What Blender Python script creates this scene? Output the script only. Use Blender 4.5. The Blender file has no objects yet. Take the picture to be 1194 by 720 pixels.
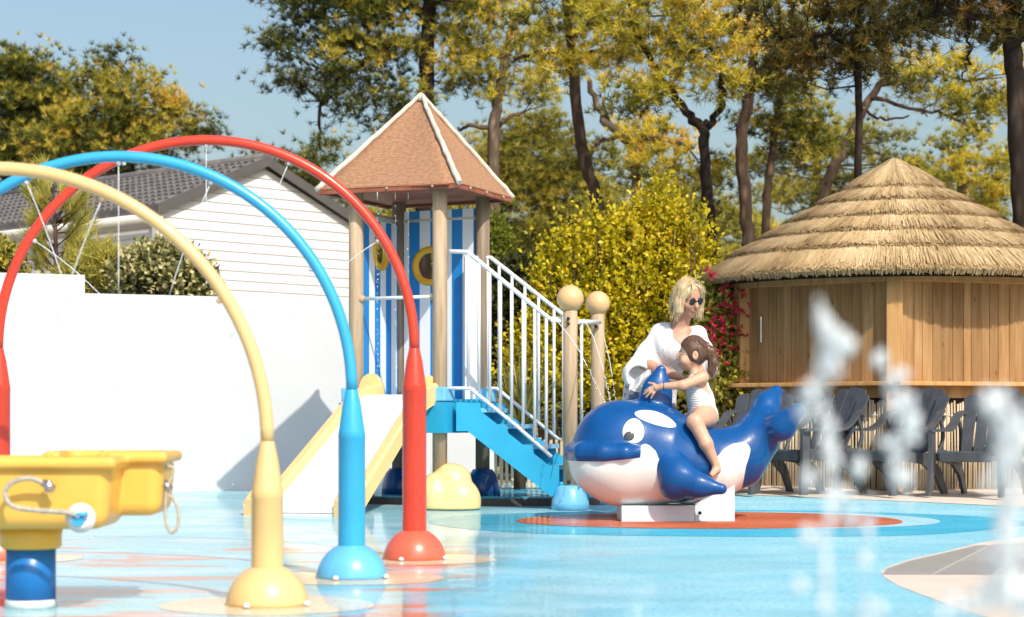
import bpy, bmesh, math, random
import numpy as np
from mathutils import Vector, Matrix
R = math.radians
rng = np.random.default_rng(7)
random.seed(7)
sc = bpy.context.scene
COL = sc.collection

# ------------------------------------------------------------------ camera, sky, sun, exposure
H, F = 0.65, 2322.0                       # camera height (m), focal length in photograph pixels
cam_d = bpy.data.cameras.new("camera")
cam = bpy.data.objects.new("camera", cam_d); COL.objects.link(cam)
cam.location = (0, 0, H); cam.rotation_euler = (R(90), 0, 0)
cam_d.sensor_width = 36; cam_d.lens = F / 1194 * 36
cam_d.shift_y = -(360 - 490) / 1194.0
cam_d.clip_start = 0.1; cam_d.clip_end = 3000
cam_d.dof.use_dof = True; cam_d.dof.focus_distance = 13.0; cam_d.dof.aperture_fstop = 3.4
sc.camera = cam
SUN_EL, SUN_AZ = 43.5, 26.0               # the sun stands behind the camera, a little to the right
w = bpy.data.worlds.new("World"); sc.world = w; w.use_nodes = True
nt = w.node_tree; nt.nodes.clear()
sky = nt.nodes.new("ShaderNodeTexSky"); sky.sky_type = 'NISHITA'; sky.sun_disc = False
sky.sun_elevation = R(SUN_EL); sky.sun_rotation = R(180 - SUN_AZ)
sky.air_density = 1.4; sky.dust_density = 3.6; sky.ozone_density = 3.5; sky.altitude = 0
bg = nt.nodes.new("ShaderNodeBackground"); bg.inputs['Strength'].default_value = 0.135
wo = nt.nodes.new("ShaderNodeOutputWorld")
nt.links.new(sky.outputs[0], bg.inputs[0]); nt.links.new(bg.outputs[0], wo.inputs[0])
sl = bpy.data.lights.new("sun", 'SUN'); sl.energy = 3.8; sl.angle = R(0.5); sl.color = (1.0, 0.92, 0.79)
so = bpy.data.objects.new("sun", sl); COL.objects.link(so)
sdir = Vector((math.sin(R(SUN_AZ)) * math.cos(R(SUN_EL)), -math.cos(R(SUN_AZ)) * math.cos(R(SUN_EL)), math.sin(R(SUN_EL))))
so.rotation_euler = sdir.to_track_quat('Z', 'Y').to_euler()
so.location = (6, -8, 12)
sc.view_settings.view_transform = 'Standard'; sc.view_settings.look = 'None'
sc.view_settings.exposure = 0.27; sc.view_settings.gamma = 1.0
sc.render.engine = 'CYCLES'
sc.cycles.use_denoising = True
try:
    sc.cycles.denoiser = 'OPENIMAGEDENOISE'
except Exception:
    pass
sc.cycles.max_bounces = 8; sc.cycles.transparent_max_bounces = 8
sc.cycles.caustics_reflective = False; sc.cycles.caustics_refractive = False
sc.cycles.sample_clamp_indirect = 6

# ------------------------------------------------------------------ helpers
def gz(y):                                # the splash pad lies flat, then climbs 2 % towards the back
    return 0.02 * min(max(y - 12.5, 0.0), 6.5)
def W(px, py, d):                         # a pixel of the photograph at depth d -> a point in the world
    return Vector(((px - 597) / F * d, d, H - (py - 490) / F * d))
def XX(px, d): return (px - 597) / F * d
def ZZ(py, d): return H - (py - 490) / F * d
ORG = {}
def tag(o, label=None, cat=None, group=None, kind=None):
    if label: o['label'] = label
    if cat: o['category'] = cat
    if group: o['group'] = group
    if kind: o['kind'] = kind
    return o
def empty(name, loc, label, cat, group=None):
    o = bpy.data.objects.new(name, None); COL.objects.link(o)
    o.location = loc; o.empty_display_size = 0.1
    ORG[o.name] = Vector(loc)
    return tag(o, label, cat, group)
def link_mesh(name, me, mat, parent=None, smooth=False):
    o = bpy.data.objects.new(name, me); COL.objects.link(o)
    if mat is not None:
        for m in (mat if isinstance(mat, (list, tuple)) else [mat]): me.materials.append(m)
    if smooth:
        me.polygons.foreach_set('use_smooth', [True] * len(me.polygons))
    if parent is not None:
        L = ORG[parent.name]
        me.transform(Matrix.Translation(-L))
        o.parent = parent
        ORG[o.name] = L
    else:
        ORG[o.name] = Vector((0, 0, 0))
    return o
def np_mesh(name, V, Fc, mat, parent=None, smooth=False, attrs=None):
    V = np.asarray(V, dtype=np.float32); Fc = np.asarray(Fc, dtype=np.int32)
    k = Fc.shape[1]
    me = bpy.data.meshes.new(name)
    me.vertices.add(len(V)); me.vertices.foreach_set('co', V.ravel())
    me.loops.add(Fc.size); me.loops.foreach_set('vertex_index', Fc.ravel())
    me.polygons.add(len(Fc)); me.polygons.foreach_set('loop_start', np.arange(0, Fc.size, k, dtype=np.int32))
    me.update(calc_edges=True)
    for an, av in (attrs or {}).items():
        a = me.attributes.new(an, 'FLOAT', 'POINT'); a.data.foreach_set('value', np.asarray(av, dtype=np.float32))
    me.validate()
    return link_mesh(name, me, mat, parent, smooth)

class MB:
    def __init__(s): s.v = []; s.f = []; s.sm = []
    def add(s, vs, fs, smooth=False):
        b = len(s.v); s.v += [tuple(v) for v in vs]
        s.f += [tuple(i + b for i in f) for f in fs]; s.sm += [smooth] * len(fs)
        return s
    def box(s, c, size, rot=None, bev=0.0):
        hx, hy, hz = [q / 2 for q in size]
        bev = min(bev, hx * .9, hy * .9, hz * .9)
        M3 = rot if rot is not None else Matrix.Identity(3)
        c = Vector(c)
        if bev <= 0:
            P = [Vector((sx * hx, sy * hy, sz * hz)) for sz in (-1, 1) for sy in (-1, 1) for sx in (-1, 1)]
            fs = [(0, 2, 3, 1), (4, 5, 7, 6), (0, 1, 5, 4), (2, 6, 7, 3), (0, 4, 6, 2), (1, 3, 7, 5)]
            return s.add([c + M3 @ p for p in P], fs)
        bm = bmesh.new(); bmesh.ops.create_cube(bm, size=1)
        for v in bm.verts: v.co = Vector((v.co.x * 2 * hx, v.co.y * 2 * hy, v.co.z * 2 * hz))
        bmesh.ops.bevel(bm, geom=list(bm.edges), offset=bev, segments=2, affect='EDGES', profile=.5)
        bm.verts.index_update()
        s.add([c + M3 @ v.co for v in bm.verts], [[v.index for v in f.verts] for f in bm.faces]); bm.free()
        return s
    def tube(s, pts, rad, n=10, caps=True, closed=False):
        pts = [Vector(p) for p in pts]
        if not hasattr(rad, '__len__'): rad = [rad] * len(pts)
        m = len(pts); rings = []
        t0 = (pts[1] - pts[0]).normalized()
        up = Vector((0, 0, 1)) if abs(t0.z) < .9 else Vector((1, 0, 0))
        nrm = (up - t0 * up.dot(t0)).normalized()
        vs = []
        for i in range(m):
            if closed: t = pts[(i + 1) % m] - pts[i - 1]
            else: t = pts[min(i + 1, m - 1)] - pts[max(i - 1, 0)]
            t.normalize()
            nrm = (nrm - t * nrm.dot(t)).normalized(); b = t.cross(nrm)
            for j in range(n):
                a = 2 * math.pi * j / n
                vs.append(pts[i] + (nrm * math.cos(a) + b * math.sin(a)) * rad[i])
        fs = []
        for i in range(m if closed else m - 1):
            i2 = (i + 1) % m
            for j in range(n):
                fs.append((i * n + j, i * n + (j + 1) % n, i2 * n + (j + 1) % n, i2 * n + j))
        s.add(vs, fs, True)
        if caps and not closed:
            b = len(s.v) - len(vs)
            s.f += [tuple(b + j for j in reversed(range(n))), tuple(b + (m - 1) * n + j for j in range(n))]; s.sm += [False, False]
        return s
    def lathe(s, prof, c=(0, 0, 0), n=24, rot=None, smooth=True, capb=True, capt=True):
        c = Vector(c); vs = []; fs = []
        M3 = rot if rot is not None else Matrix.Identity(3)
        for r, z in prof:
            for j in range(n):
                a = 2 * math.pi * j / n
                vs.append(c + M3 @ Vector((r * math.cos(a), r * math.sin(a), z)))
        m = len(prof)
        for i in range(m - 1):
            for j in range(n):
                fs.append((i * n + j, i * n + (j + 1) % n, (i + 1) * n + (j + 1) % n, (i + 1) * n + j))
        s.add(vs, fs, smooth)
        b = len(s.v) - len(vs)
        if capb: s.f.append(tuple(b + j for j in reversed(range(n)))); s.sm.append(False)
        if capt: s.f.append(tuple(b + (m - 1) * n + j for j in range(n))); s.sm.append(False)
        return s
    def prism(s, poly, off):              # poly: 3-D points in order, extruded by the vector off
        n = len(poly); off = Vector(off); P = [Vector(p) for p in poly]
        s.add(P + [p + off for p in P], [tuple(reversed(range(n))), tuple(range(n, 2 * n))] +
              [(i, (i + 1) % n, n + (i + 1) % n, n + i) for i in range(n)])
        return s
    def build(s, name, mat, parent=None, smooth=None, fixn=True):
        me = bpy.data.meshes.new(name)
        me.from_pydata(s.v, [], s.f)
        sm = s.sm if smooth is None else [smooth] * len(s.f)
        me.polygons.foreach_set('use_smooth', sm)
        me.update()
        if fixn:
            bm = bmesh.new(); bm.from_mesh(me); bmesh.ops.recalc_face_normals(bm, faces=bm.faces); bm.to_mesh(me); bm.free()
        return link_mesh(name, me, mat, parent)

# ------------------------------------------------------------------ implicit surfaces (for the whale, the people, moulded plastic)
class SDF:
    def __init__(s): s.p = []
    def add(s, fn, lo, hi, k=.03, op='u'): s.p.append((fn, np.array(lo, float), np.array(hi, float), k, op)); return s
    def cap(s, a, b, ra, rb=None, k=.03, op='u', sc3=(1, 1, 1)):
        rb = ra if rb is None else rb
        a = np.array(a, float); b = np.array(b, float); S = np.array(sc3, float)
        A = a * S; B = b * S; ab = B - A; L2 = max(ab @ ab, 1e-9)
        def fn(P):
            q = P * S; t = np.clip(((q - A) @ ab) / L2, 0, 1)
            return (np.linalg.norm(q - A - t[..., None] * ab, axis=-1) - (ra + (rb - ra) * t)) / S.max()
        r = max(ra, rb) / S.min()
        return s.add(fn, np.minimum(a, b) - r, np.maximum(a, b) + r, k, op)
    def chain(s, pts, rad, k=.03, sc3=(1, 1, 1), op='u'):
        for i in range(len(pts) - 1): s.cap(pts[i], pts[i + 1], rad[i], rad[i + 1], k, op, sc3)
        return s
    def ell(s, c, r, k=.03, op='u', rot=None):
        c = np.array(c, float); r = np.array(r, float); Rm = None if rot is None else np.array(rot)
        def fn(P):
            q = P - c
            if Rm is not None: q = q @ Rm
            k0 = np.linalg.norm(q / r, axis=-1); k1 = np.linalg.norm(q / (r * r), axis=-1)
            return k0 * (k0 - 1) / np.maximum(k1, 1e-6)
        m = r.max()
        return s.add(fn, c - m, c + m, k, op)
    def rbox(s, c, h, rd, k=.01, op='u', ang=0.0, taper=0.0):
        c = np.array(c, float); h = np.array(h, float); ca, sa = math.cos(ang), math.sin(ang)
        def fn(P):
            q = P - c
            x = q[..., 0] * ca + q[..., 1] * sa; y = -q[..., 0] * sa + q[..., 1] * ca
            f = 1 + taper * (q[..., 2] / h[2])
            d = np.stack([np.abs(x / f), np.abs(y / f), np.abs(q[..., 2])], -1) - (h - rd)
            return np.linalg.norm(np.maximum(d, 0), axis=-1) + np.minimum(d.max(-1), 0) - rd
        m = np.linalg.norm(h) * (1 + abs(taper))
        return s.add(fn, c - m, c + m, k, op)
    def plane(s, p, n):                   # keep the side the normal points away from
        p = np.array(p, float); n = np.array(n, float); n = n / np.linalg.norm(n)
        return s.add(lambda P: (P - p) @ n, [-1e3] * 3, [1e3] * 3, 0.004, 'i')
    @staticmethod
    def comb(d, e, k, op):
        if op == 's': e = -e
        if op == 'u':
            if k <= 0: return np.minimum(d, e)
            h = np.clip(.5 + .5 * (d - e) / k, 0, 1); return d * (1 - h) + e * h - k * h * (1 - h)
        h = np.clip(.5 - .5 * (d - e) / max(k, 1e-5), 0, 1); return d * (1 - h) + e * h + k * h * (1 - h)
    def ev(s, P):
        d = np.full(P.shape[:-1], 9.0)
        for fn, lo, hi, k, op in s.p: d = s.comb(d, fn(P), k, op)
        return d
    def mesh(s, h, pad=None):
        us = [q for q in s.p if q[4] == 'u']
        lo = np.min([q[1] for q in us], 0) - 3 * h; hi = np.max([q[2] for q in us], 0) + 3 * h
        n = np.ceil((hi - lo) / h).astype(int) + 1
        ax = [lo[i] + h * np.arange(n[i]) for i in range(3)]
        d = np.full(tuple(n), 9.0)
        for fn, a, b, k, op in s.p:
            m = k + 4 * h
            i0 = np.clip(np.floor((a - m - lo) / h).astype(int), 0, n); i1 = np.clip(np.ceil((b + m - lo) / h).astype(int) + 1, 0, n)
            if (i1 <= i0).any(): continue
            slc = tuple(slice(i0[i], i1[i]) for i in range(3))
            P = np.stack(np.meshgrid(*[ax[i][slc[i]] for i in range(3)], indexing='ij'), -1)
            d[slc] = s.comb(d[slc], fn(P), k, op)
        ins = d < 0
        cs = tuple(m - 1 for m in n)
        acc = np.zeros(cs + (3,)); cnt = np.zeros(cs)
        for axi in range(3):
            o1, o2 = [q for q in range(3) if q != axi]
            for a in (0, 1):
                for b in (0, 1):
                    st = [0, 0, 0]; st[o1] = a; st[o2] = b
                    e0 = tuple(slice(st[i], st[i] + cs[i]) for i in range(3)); st[axi] = 1
                    e1 = tuple(slice(st[i], st[i] + cs[i]) for i in range(3))
                    cr = ins[e0] != ins[e1]
                    den = d[e0] - d[e1]; t = np.where(cr, d[e0] / np.where(den == 0, 1, den), 0)
                    acc[..., axi] += np.where(cr, t, 0); acc[..., o1] += cr * a; acc[..., o2] += cr * b; cnt += cr
        act = cnt > 0
        idx = np.full(cs, -1, int); idx[act] = np.arange(act.sum())
        ijk = np.argwhere(act)
        V = lo + h * (ijk + acc[act] / cnt[act][:, None])
        Fs = []
        for axi in range(3):
            o1, o2 = (axi + 1) % 3, (axi + 2) % 3
            e0 = [slice(None)] * 3; e1 = [slice(None)] * 3
            e0[axi] = slice(0, n[axi] - 1); e1[axi] = slice(1, n[axi])
            a = ins[tuple(e0)]; b = ins[tuple(e1)]
            ii = np.argwhere(a != b)
            ok = (ii[:, o1] > 0) & (ii[:, o2] > 0) & (ii[:, o1] < cs[o1]) & (ii[:, o2] < cs[o2]); ii = ii[ok]
            fl = a[tuple(ii.T)]
            q = []
            for da, db in ((1, 1), (0, 1), (0, 0), (1, 0)):
                jj = ii.copy(); jj[:, o1] -= da; jj[:, o2] -= db; q.append(idx[tuple(jj.T)])
            q = np.stack(q, 1); q[~fl] = q[~fl][:, ::-1]; Fs.append(q)
        Fs = np.concatenate(Fs); Fs = Fs[(Fs >= 0).all(1)]
        for _ in range(2):
            e = h * .3; d0 = s.ev(V)
            g = np.stack([s.ev(V + e * np.eye(3)[i]) - s.ev(V - e * np.eye(3)[i]) for i in range(3)], -1) / (2 * e)
            V = V - np.clip(d0 / np.maximum((g * g).sum(-1), .2), -h, h)[:, None] * g * .8
        return V, Fs
    def build(s, name, h, mat, parent=None, attrs=None, xf=None):
        V, Fs = s.mesh(h)
        A = {k: f(V) for k, f in (attrs or {}).items()}
        if xf is not None: V = xf(V)
        return np_mesh(name, V, Fs, mat, parent, True, A)

# ------------------------------------------------------------------ materials
def newmat(name):
    m = bpy.data.materials.new(name); m.use_nodes = True; n = m.node_tree; n.nodes.clear()
    out = n.nodes.new('ShaderNodeOutputMaterial'); b = n.nodes.new('ShaderNodeBsdfPrincipled')
    n.links.new(b.outputs[0], out.inputs[0])
    return m, n, b, out
def nd(n, t, **kw):
    x = n.nodes.new(t)
    for k, v in kw.items():
        if k in x.inputs.keys(): x.inputs[k].default_value = v
        else: setattr(x, k, v)
    return x
def coords(n, scale=(1, 1, 1)):
    g = nd(n, 'ShaderNodeTexCoord'); mp = nd(n, 'ShaderNodeMapping'); mp.inputs['Scale'].default_value = scale
    n.links.new(g.outputs['Object'], mp.inputs[0]); return mp.outputs[0]
def ramp(n, fac, stops):
    r = nd(n, 'ShaderNodeValToRGB'); cr = r.color_ramp
    while len(cr.elements) < len(stops): cr.elements.new(.5)
    for e, (p, c) in zip(cr.elements, stops): e.position = p; e.color = (*c, 1) if len(c) == 3 else c
    n.links.new(fac, r.inputs[0]); return r.outputs[0]
def mixc(n, fac, a, b):
    x = nd(n, 'ShaderNodeMix', data_type='RGBA')
    for sock, v in ((x.inputs[0], fac), (x.inputs[6], a), (x.inputs[7], b)):
        if hasattr(v, 'is_linked'): n.links.new(v, sock)
        else: sock.default_value = v if not isinstance(v, tuple) else (*v, 1)
    return x.outputs[2]
def math1(n, op, a, b=0.0, clamp=False):
    x = nd(n, 'ShaderNodeMath', operation=op); x.use_clamp = clamp
    for sock, v in ((x.inputs[0], a), (x.inputs[1], b)):
        if hasattr(v, 'is_linked'): n.links.new(v, sock)
        else: sock.default_value = v
    return x.outputs[0]
def noise(n, co, scale, det=4, rough=.55):
    x = nd(n, 'ShaderNodeTexNoise'); x.inputs['Scale'].default_value = scale; x.inputs['Detail'].default_value = det; x.inputs['Roughness'].default_value = rough
    n.links.new(co, x.inputs['Vector']); return x.outputs['Fac']
def bump(n, b, h, strength=.2, dist=.01):
    x = nd(n, 'ShaderNodeBump'); x.inputs['Strength'].default_value = strength; x.inputs['Distance'].default_value = dist
    n.links.new(h, x.inputs['Height']); n.links.new(x.outputs[0], b.inputs['Normal'])
def plain(name, col, rough=.4, var=.12, scale=6, bmp=.05, bsc=80, spec=.5, coat=0, stretch=(1, 1, 1), metal=0):
    m, n, b, o = newmat(name); co = coords(n, stretch)
    f = noise(n, co, scale)
    lo = tuple(max(c * (1 - var), 0) for c in col); hi = tuple(min(c * (1 + var), 1) for c in col)
    n.links.new(ramp(n, f, [(.3, lo), (.7, hi)]), b.inputs['Base Color'])
    f2 = noise(n, co, scale * 2.3)
    n.links.new(math1(n, 'MULTIPLY_ADD', f2, .25), b.inputs['Roughness'])
    rr = b.inputs['Roughness'].links[0].from_node; rr.inputs[2].default_value = max(rough - .125, .02)
    b.inputs['Specular IOR Level'].default_value = spec; b.inputs['Coat Weight'].default_value = coat; b.inputs['Metallic'].default_value = metal
    b.inputs['Coat Roughness'].default_value = .06
    if bmp: bump(n, b, noise(n, co, bsc), bmp, .004)
    return m
def leafmat(name, stops, transl=.3, rough=.55):
    m, n, b, o = newmat(name)
    a = nd(n, 'ShaderNodeAttribute', attribute_name='tint')
    c = ramp(n, a.outputs['Fac'], stops); n.links.new(c, b.inputs['Base Color'])
    b.inputs['Roughness'].default_value = rough; b.inputs['Specular IOR Level'].default_value = .3
    t = nd(n, 'ShaderNodeBsdfTranslucent'); n.links.new(c, t.inputs[0])
    mx = nd(n, 'ShaderNodeMixShader'); mx.inputs[0].default_value = transl
    n.links.new(b.outputs[0], mx.inputs[1]); n.links.new(t.outputs[0], mx.inputs[2]); n.links.new(mx.outputs[0], o.inputs[0])
    return m
def woodmat(name, c1, c2, grain=(1, 1, .08), scale=30, rough=.6, knots=True, board=0.0, axis=0):
    m, n, b, o = newmat(name); co = coords(n, grain)
    f = noise(n, co, scale, 6, .6)
    c = ramp(n, f, [(.3, c1), (.7, c2)])
    if knots:
        v = nd(n, 'ShaderNodeTexVoronoi'); v.inputs['Scale'].default_value = 7; n.links.new(coords(n, (1, 1, .45)), v.inputs['Vector'])
        k = ramp(n, v.outputs['Distance'], [(.03, (1, 1, 1)), (.1, (0, 0, 0))])
        c = mixc(n, math1(n, 'MULTIPLY', k, .75), c, tuple(q * .3 for q in c1))
    at = nd(n, 'ShaderNodeAttribute', attribute_name='tint')
    c = mixc(n, math1(n, 'MULTIPLY', at.outputs['Fac'], .55), c, tuple(q * .5 for q in c1))
    n.links.new(c, b.inputs['Base Color']); b.inputs['Roughness'].default_value = rough; b.inputs['Specular IOR Level'].default_value = .25
    bump(n, b, f, .25, .004)
    return m

MT = {}
MT['white'] = plain('white_paint', (.70, .70, .71), .35, .03)
MT['wallwhite'] = plain('white_render', (.57, .57, .58), .8, .025, 3, .3, 45, .2)
MT['white_metal'] = plain('white_metal', (.70, .71, .73), .3, .04)
MT['yellow'] = plain('yellow_gelcoat', (.72, .50, .22), .32, .05, 5, .02, 90, .5, .25)
MT['yellow_dark'] = plain('yellow_plastic', (.80, .46, .05), .35, .07, 5, .02, 90, .5, .2)
MT['cream'] = plain('cream_rubber', (.78, .66, .44), .5, .1, 20, .1, 300, .4)
MT['blue'] = plain('sky_blue_paint', (.035, .37, .66), .3, .06, 5, .02, 90, .5, .25)
MT['red'] = plain('red_paint', (.66, .05, .022), .3, .08, 5, .02, 90, .5, .25)
MT['red_dome'] = plain('pale_red_gelcoat', (.64, .12, .065), .32, .1, 12, .03, 90, .5, .25)  # lighter salmon red, as the wet dome looks
MT['blue_dome'] = plain('pale_blue_gelcoat', (.12, .44, .72), .3, .06, 12, .03, 90, .5, .25)
MT['post_blue'] = plain('post_blue', (.01, .16, .48), .35, .1, 5, .02)
MT['turq'] = plain('turquoise_board', (.02, .34, .58), .42, .08, 4, .03, 60, .4)
MT['navy'] = plain('navy_plastic', (.008, .06, .2), .3, .2, 9, .05)
MT['lightblue'] = plain('light_blue_plastic', (.17, .50, .76), .3, .08, 7, .03, 60, .5, .2)
MT['bluepanel'] = plain('blue_panel', (.012, .20, .56), .45, .06, 4, .02)
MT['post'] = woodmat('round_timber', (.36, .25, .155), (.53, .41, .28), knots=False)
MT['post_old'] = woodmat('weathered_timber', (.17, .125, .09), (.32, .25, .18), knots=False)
MT['dark'] = plain('anthracite_resin', (.068, .073, .084), .42, .2, 9, .08, 200, .5)
MT['black'] = plain('black', (.012, .012, .014), .25, .1)
MT['rope'] = plain('rope', (.42, .38, .30), .8, .25, 60, .3, 300)
MT['steel'] = plain('steel', (.45, .46, .48), .3, .2, 20, 0, 10, .5, 0, (1, 1, 1), .9)
MT['ball'] = plain('cream_ball', (.70, .44, .21), .3, .04, 4, .01, 40, .5, .2)
MT['ball_bracket'] = MT['white_metal']
def water_mat():
    m, n, b, o = newmat('water')
    b.inputs['Base Color'].default_value = (.92, .96, 1, 1); b.inputs['Roughness'].default_value = .08
    b.inputs['Transmission Weight'].default_value = .25; b.inputs['IOR'].default_value = 1.33
    return m
MT['water'] = water_mat()
# ------------------------------------------------------------------ ground
def grid_sheet(name, x0, x1, ys, nx, mat, dz=0.0, kind='structure'):
    xs = np.linspace(x0, x1, nx); V = []
    for y in ys:
        for x in xs: V.append((x, y, gz(y) + dz))
    Fc = [(j * nx + i, j * nx + i + 1, (j + 1) * nx + i + 1, (j + 1) * nx + i) for j in range(len(ys) - 1) for i in range(nx - 1)]
    return tag(np_mesh(name, V, Fc, mat), kind=kind)
def disc_sheet(name, c, rx, ry, mat, dz, wob=0.0, seed=0, n=72, rings=14):
    r2 = random.Random(seed); ph = [r2.uniform(0, 6.28) for _ in range(4)]
    V = [(c[0], c[1], gz(c[1]) + dz)]
    for k in range(1, rings + 1):
        for j in range(n):
            a = 2 * math.pi * j / n
            f = k / rings * (1 + wob * (math.sin(2 * a + ph[0]) + .6 * math.sin(3 * a + ph[1]) + .4 * math.sin(5 * a + ph[2])))
            x, y = c[0] + rx * f * math.cos(a), c[1] + ry * f * math.sin(a)
            V.append((x, y, gz(y) + dz))
    m = MB()
    fs = [(0, 1 + j, 1 + (j + 1) % n) for j in range(n)]
    for k in range(rings - 1):
        for j in range(n):
            a = 1 + k * n; b = a + n
            fs.append((a + j, b + j, b + (j + 1) % n, a + (j + 1) % n))
    m.add(V, fs); return tag(m.build(name, mat), kind='structure')
def poly_sheet(name, pts, mat, dz):       # pts: pixels on the ground -> flat sheet
    def g(px, py):
        d = H * F / (py - 490)
        if d > 12.5: d = (H + .25) / ((py - 490) / F + .02)
        return (XX(px, d), d)
    P = [g(*p) if len(p) == 2 else (p[0], p[1]) for p in pts]
    bm = bmesh.new(); vs = [bm.verts.new((x, y, 0)) for x, y in P]; f = bm.faces.new(vs)
    bmesh.ops.triangulate(bm, faces=[f]); 
    bmesh.ops.subdivide_edges(bm, edges=list(bm.edges), cuts=3, use_grid_fill=True)
    bmesh.ops.triangulate(bm, faces=list(bm.faces))
    for v in bm.verts: v.co.z = gz(v.co.y) + dz
    bmesh.ops.recalc_face_normals(bm, faces=bm.faces)
    if sum(f.normal.z for f in bm.faces) < 0: bmesh.ops.reverse_faces(bm, faces=bm.faces)
    me = bpy.data.meshes.new(name); bm.to_mesh(me); bm.free()
    return tag(link_mesh(name, me, mat), kind='structure')

def wetmask(n, co):                       # the left half stands under a film of water, the right half is almost dry
    sx = nd(n, 'ShaderNodeSeparateXYZ'); n.links.new(co, sx.inputs[0])
    big = noise(n, co, .9, 3)
    g = nd(n, 'ShaderNodeMapRange'); g.inputs['From Min'].default_value = .75; g.inputs['From Max'].default_value = -.25
    n.links.new(math1(n, 'ADD', sx.outputs[0], math1(n, 'MULTIPLY', math1(n, 'SUBTRACT', big, .5), 2.2)), g.inputs['Value'])
    return g.outputs[0], sx
def pool_mat(name, base, hi, salmon=False):
    m, n, b, o = newmat(name); co = coords(n)
    f1 = noise(n, co, 1.3, 5); f2 = noise(n, co, 220, 2)
    c = mixc(n, ramp(n, f1, [(.4, (0, 0, 0)), (.62, (1, 1, 1))]), base, hi)
    c = mixc(n, math1(n, 'MULTIPLY', ramp(n, f2, [(.42, (1, 1, 1)), (.52, (0, 0, 0))]), .35), c, tuple(q * .5 for q in base))
    c = mixc(n, math1(n, 'MULTIPLY', ramp(n, noise(n, co, 42, 2), [(.38, (1, 1, 1)), (.46, (0, 0, 0))]), .6), c, tuple(q * .55 for q in base))
    c = mixc(n, math1(n, 'MULTIPLY', ramp(n, noise(n, coords(n, (.45, .8, 1)), 1.1, 4), [(.52, (0, 0, 0)), (.6, (1, 1, 1))]), .45), c, tuple(q * .72 for q in base))
    wet, sx = wetmask(n, co)
    if salmon:                            # patches of salmon rubber between the arches
        r = math1(n, 'MULTIPLY', ramp(n, noise(n, coords(n, (.55, 1.25, 1)), 2.6, 3), [(.53, (0, 0, 0)), (.57, (1, 1, 1))]),
                  ramp(n, math1(n, 'MULTIPLY_ADD', sx.outputs[0], -1.0), [(.55, (0, 0, 0)), (.8, (1, 1, 1))]))
        yr = nd(n, 'ShaderNodeMapRange'); yr.inputs['From Min'].default_value = 10.9; yr.inputs['From Max'].default_value = 10.2
        n.links.new(sx.outputs[1], yr.inputs['Value'])
        r = math1(n, 'MULTIPLY', r, yr.outputs[0])
        c = mixc(n, math1(n, 'MULTIPLY', r, .9), c, (.52, .22, .12))
        # pale cloudy smears
        pale = ramp(n, noise(n, coords(n, (.5, .7, 1)), 2.6, 4), [(.5, (0, 0, 0)), (.62, (1, 1, 1))])
        c = mixc(n, math1(n, 'MULTIPLY', math1(n, 'MULTIPLY', pale, wet), .35), c, (.68, .74, .78))
    n.links.new(c, b.inputs['Base Color'])
    rgh = nd(n, 'ShaderNodeMapRange'); rgh.inputs['To Min'].default_value = .85; rgh.inputs['To Max'].default_value = .6
    n.links.new(wet, rgh.inputs['Value']); n.links.new(rgh.outputs[0], b.inputs['Roughness'])
    b.inputs['Specular IOR Level'].default_value = .15
    n.links.new(math1(n, 'MULTIPLY', wet, .6), b.inputs['Coat Weight']); b.inputs['Coat Roughness'].default_value = .05; b.inputs['Coat IOR'].default_value = 1.33
    h = math1(n, 'ADD', math1(n, 'MULTIPLY', noise(n, co, 260, 2), .4), noise(n, co, 30, 3))
    bump(n, b, h, .6, .005)
    rip = nd(n, 'ShaderNodeBump'); rip.inputs['Strength'].default_value = .12; rip.inputs['Distance'].default_value = .02
    n.links.new(noise(n, coords(n, (1, .8, 1)), 7, 3), rip.inputs['Height']); n.links.new(rip.outputs[0], b.inputs['Coat Normal'])
    return m
MT['pool'] = pool_mat('poured_rubber_blue', (.25, .56, .67), (.35, .63, .72), True)
MT['pool_turq'] = pool_mat('poured_rubber_turquoise', (.06, .41, .59), (.10, .47, .63))
MT['pool_orange'] = pool_mat('poured_rubber_orange', (.50, .115, .05), (.58, .19, .10))
MT['pool_pale'] = pool_mat('poured_rubber_pale', (.36, .62, .72), (.42, .66, .74))
MT['pool_cream'] = pool_mat('poured_rubber_cream', (.74, .62, .42), (.8, .7, .52))
MT['paving'] = plain('pale_paving', (.64, .56, .47), .75, .07, 3, .2, 150, .25)
def tile_mat():
    m, n, b, o = newmat('grey_wood_tile'); co = coords(n)
    mp = nd(n, 'ShaderNodeMapping'); mp.inputs['Rotation'].default_value = (0, 0, R(-70)); n.links.new(co, mp.inputs[0])
    br = nd(n, 'ShaderNodeTexBrick'); n.links.new(mp.outputs[0], br.inputs['Vector'])
    br.inputs['Scale'].default_value = 1.0; br.inputs['Brick Width'].default_value = 1.7; br.inputs['Row Height'].default_value = .24
    br.inputs['Mortar Size'].default_value = .006; br.inputs['Color1'].default_value = (.30, .28, .25, 1); br.inputs['Color2'].default_value = (.38, .35, .32, 1)
    br.inputs['Mortar'].default_value = (.52, .49, .45, 1)
    g = noise(n, coords(n, (1, 6, 1)), 9, 5)
    c = mixc(n, math1(n, 'MULTIPLY', ramp(n, g, [(.35, (1, 1, 1)), (.65, (0, 0, 0))]), .3), br.outputs['Color'], (.22, .20, .18))
    n.links.new(c, b.inputs['Base Color']); b.inputs['Roughness'].default_value = .7; b.inputs['Specular IOR Level'].default_value = .2
    bump(n, b, g, .1, .004); return m
MT['tile'] = tile_mat()
MT['earth'] = plain('sandy_earth', (.30, .24, .15), .9, .3, 1.2, .4, 30, .1)

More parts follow.
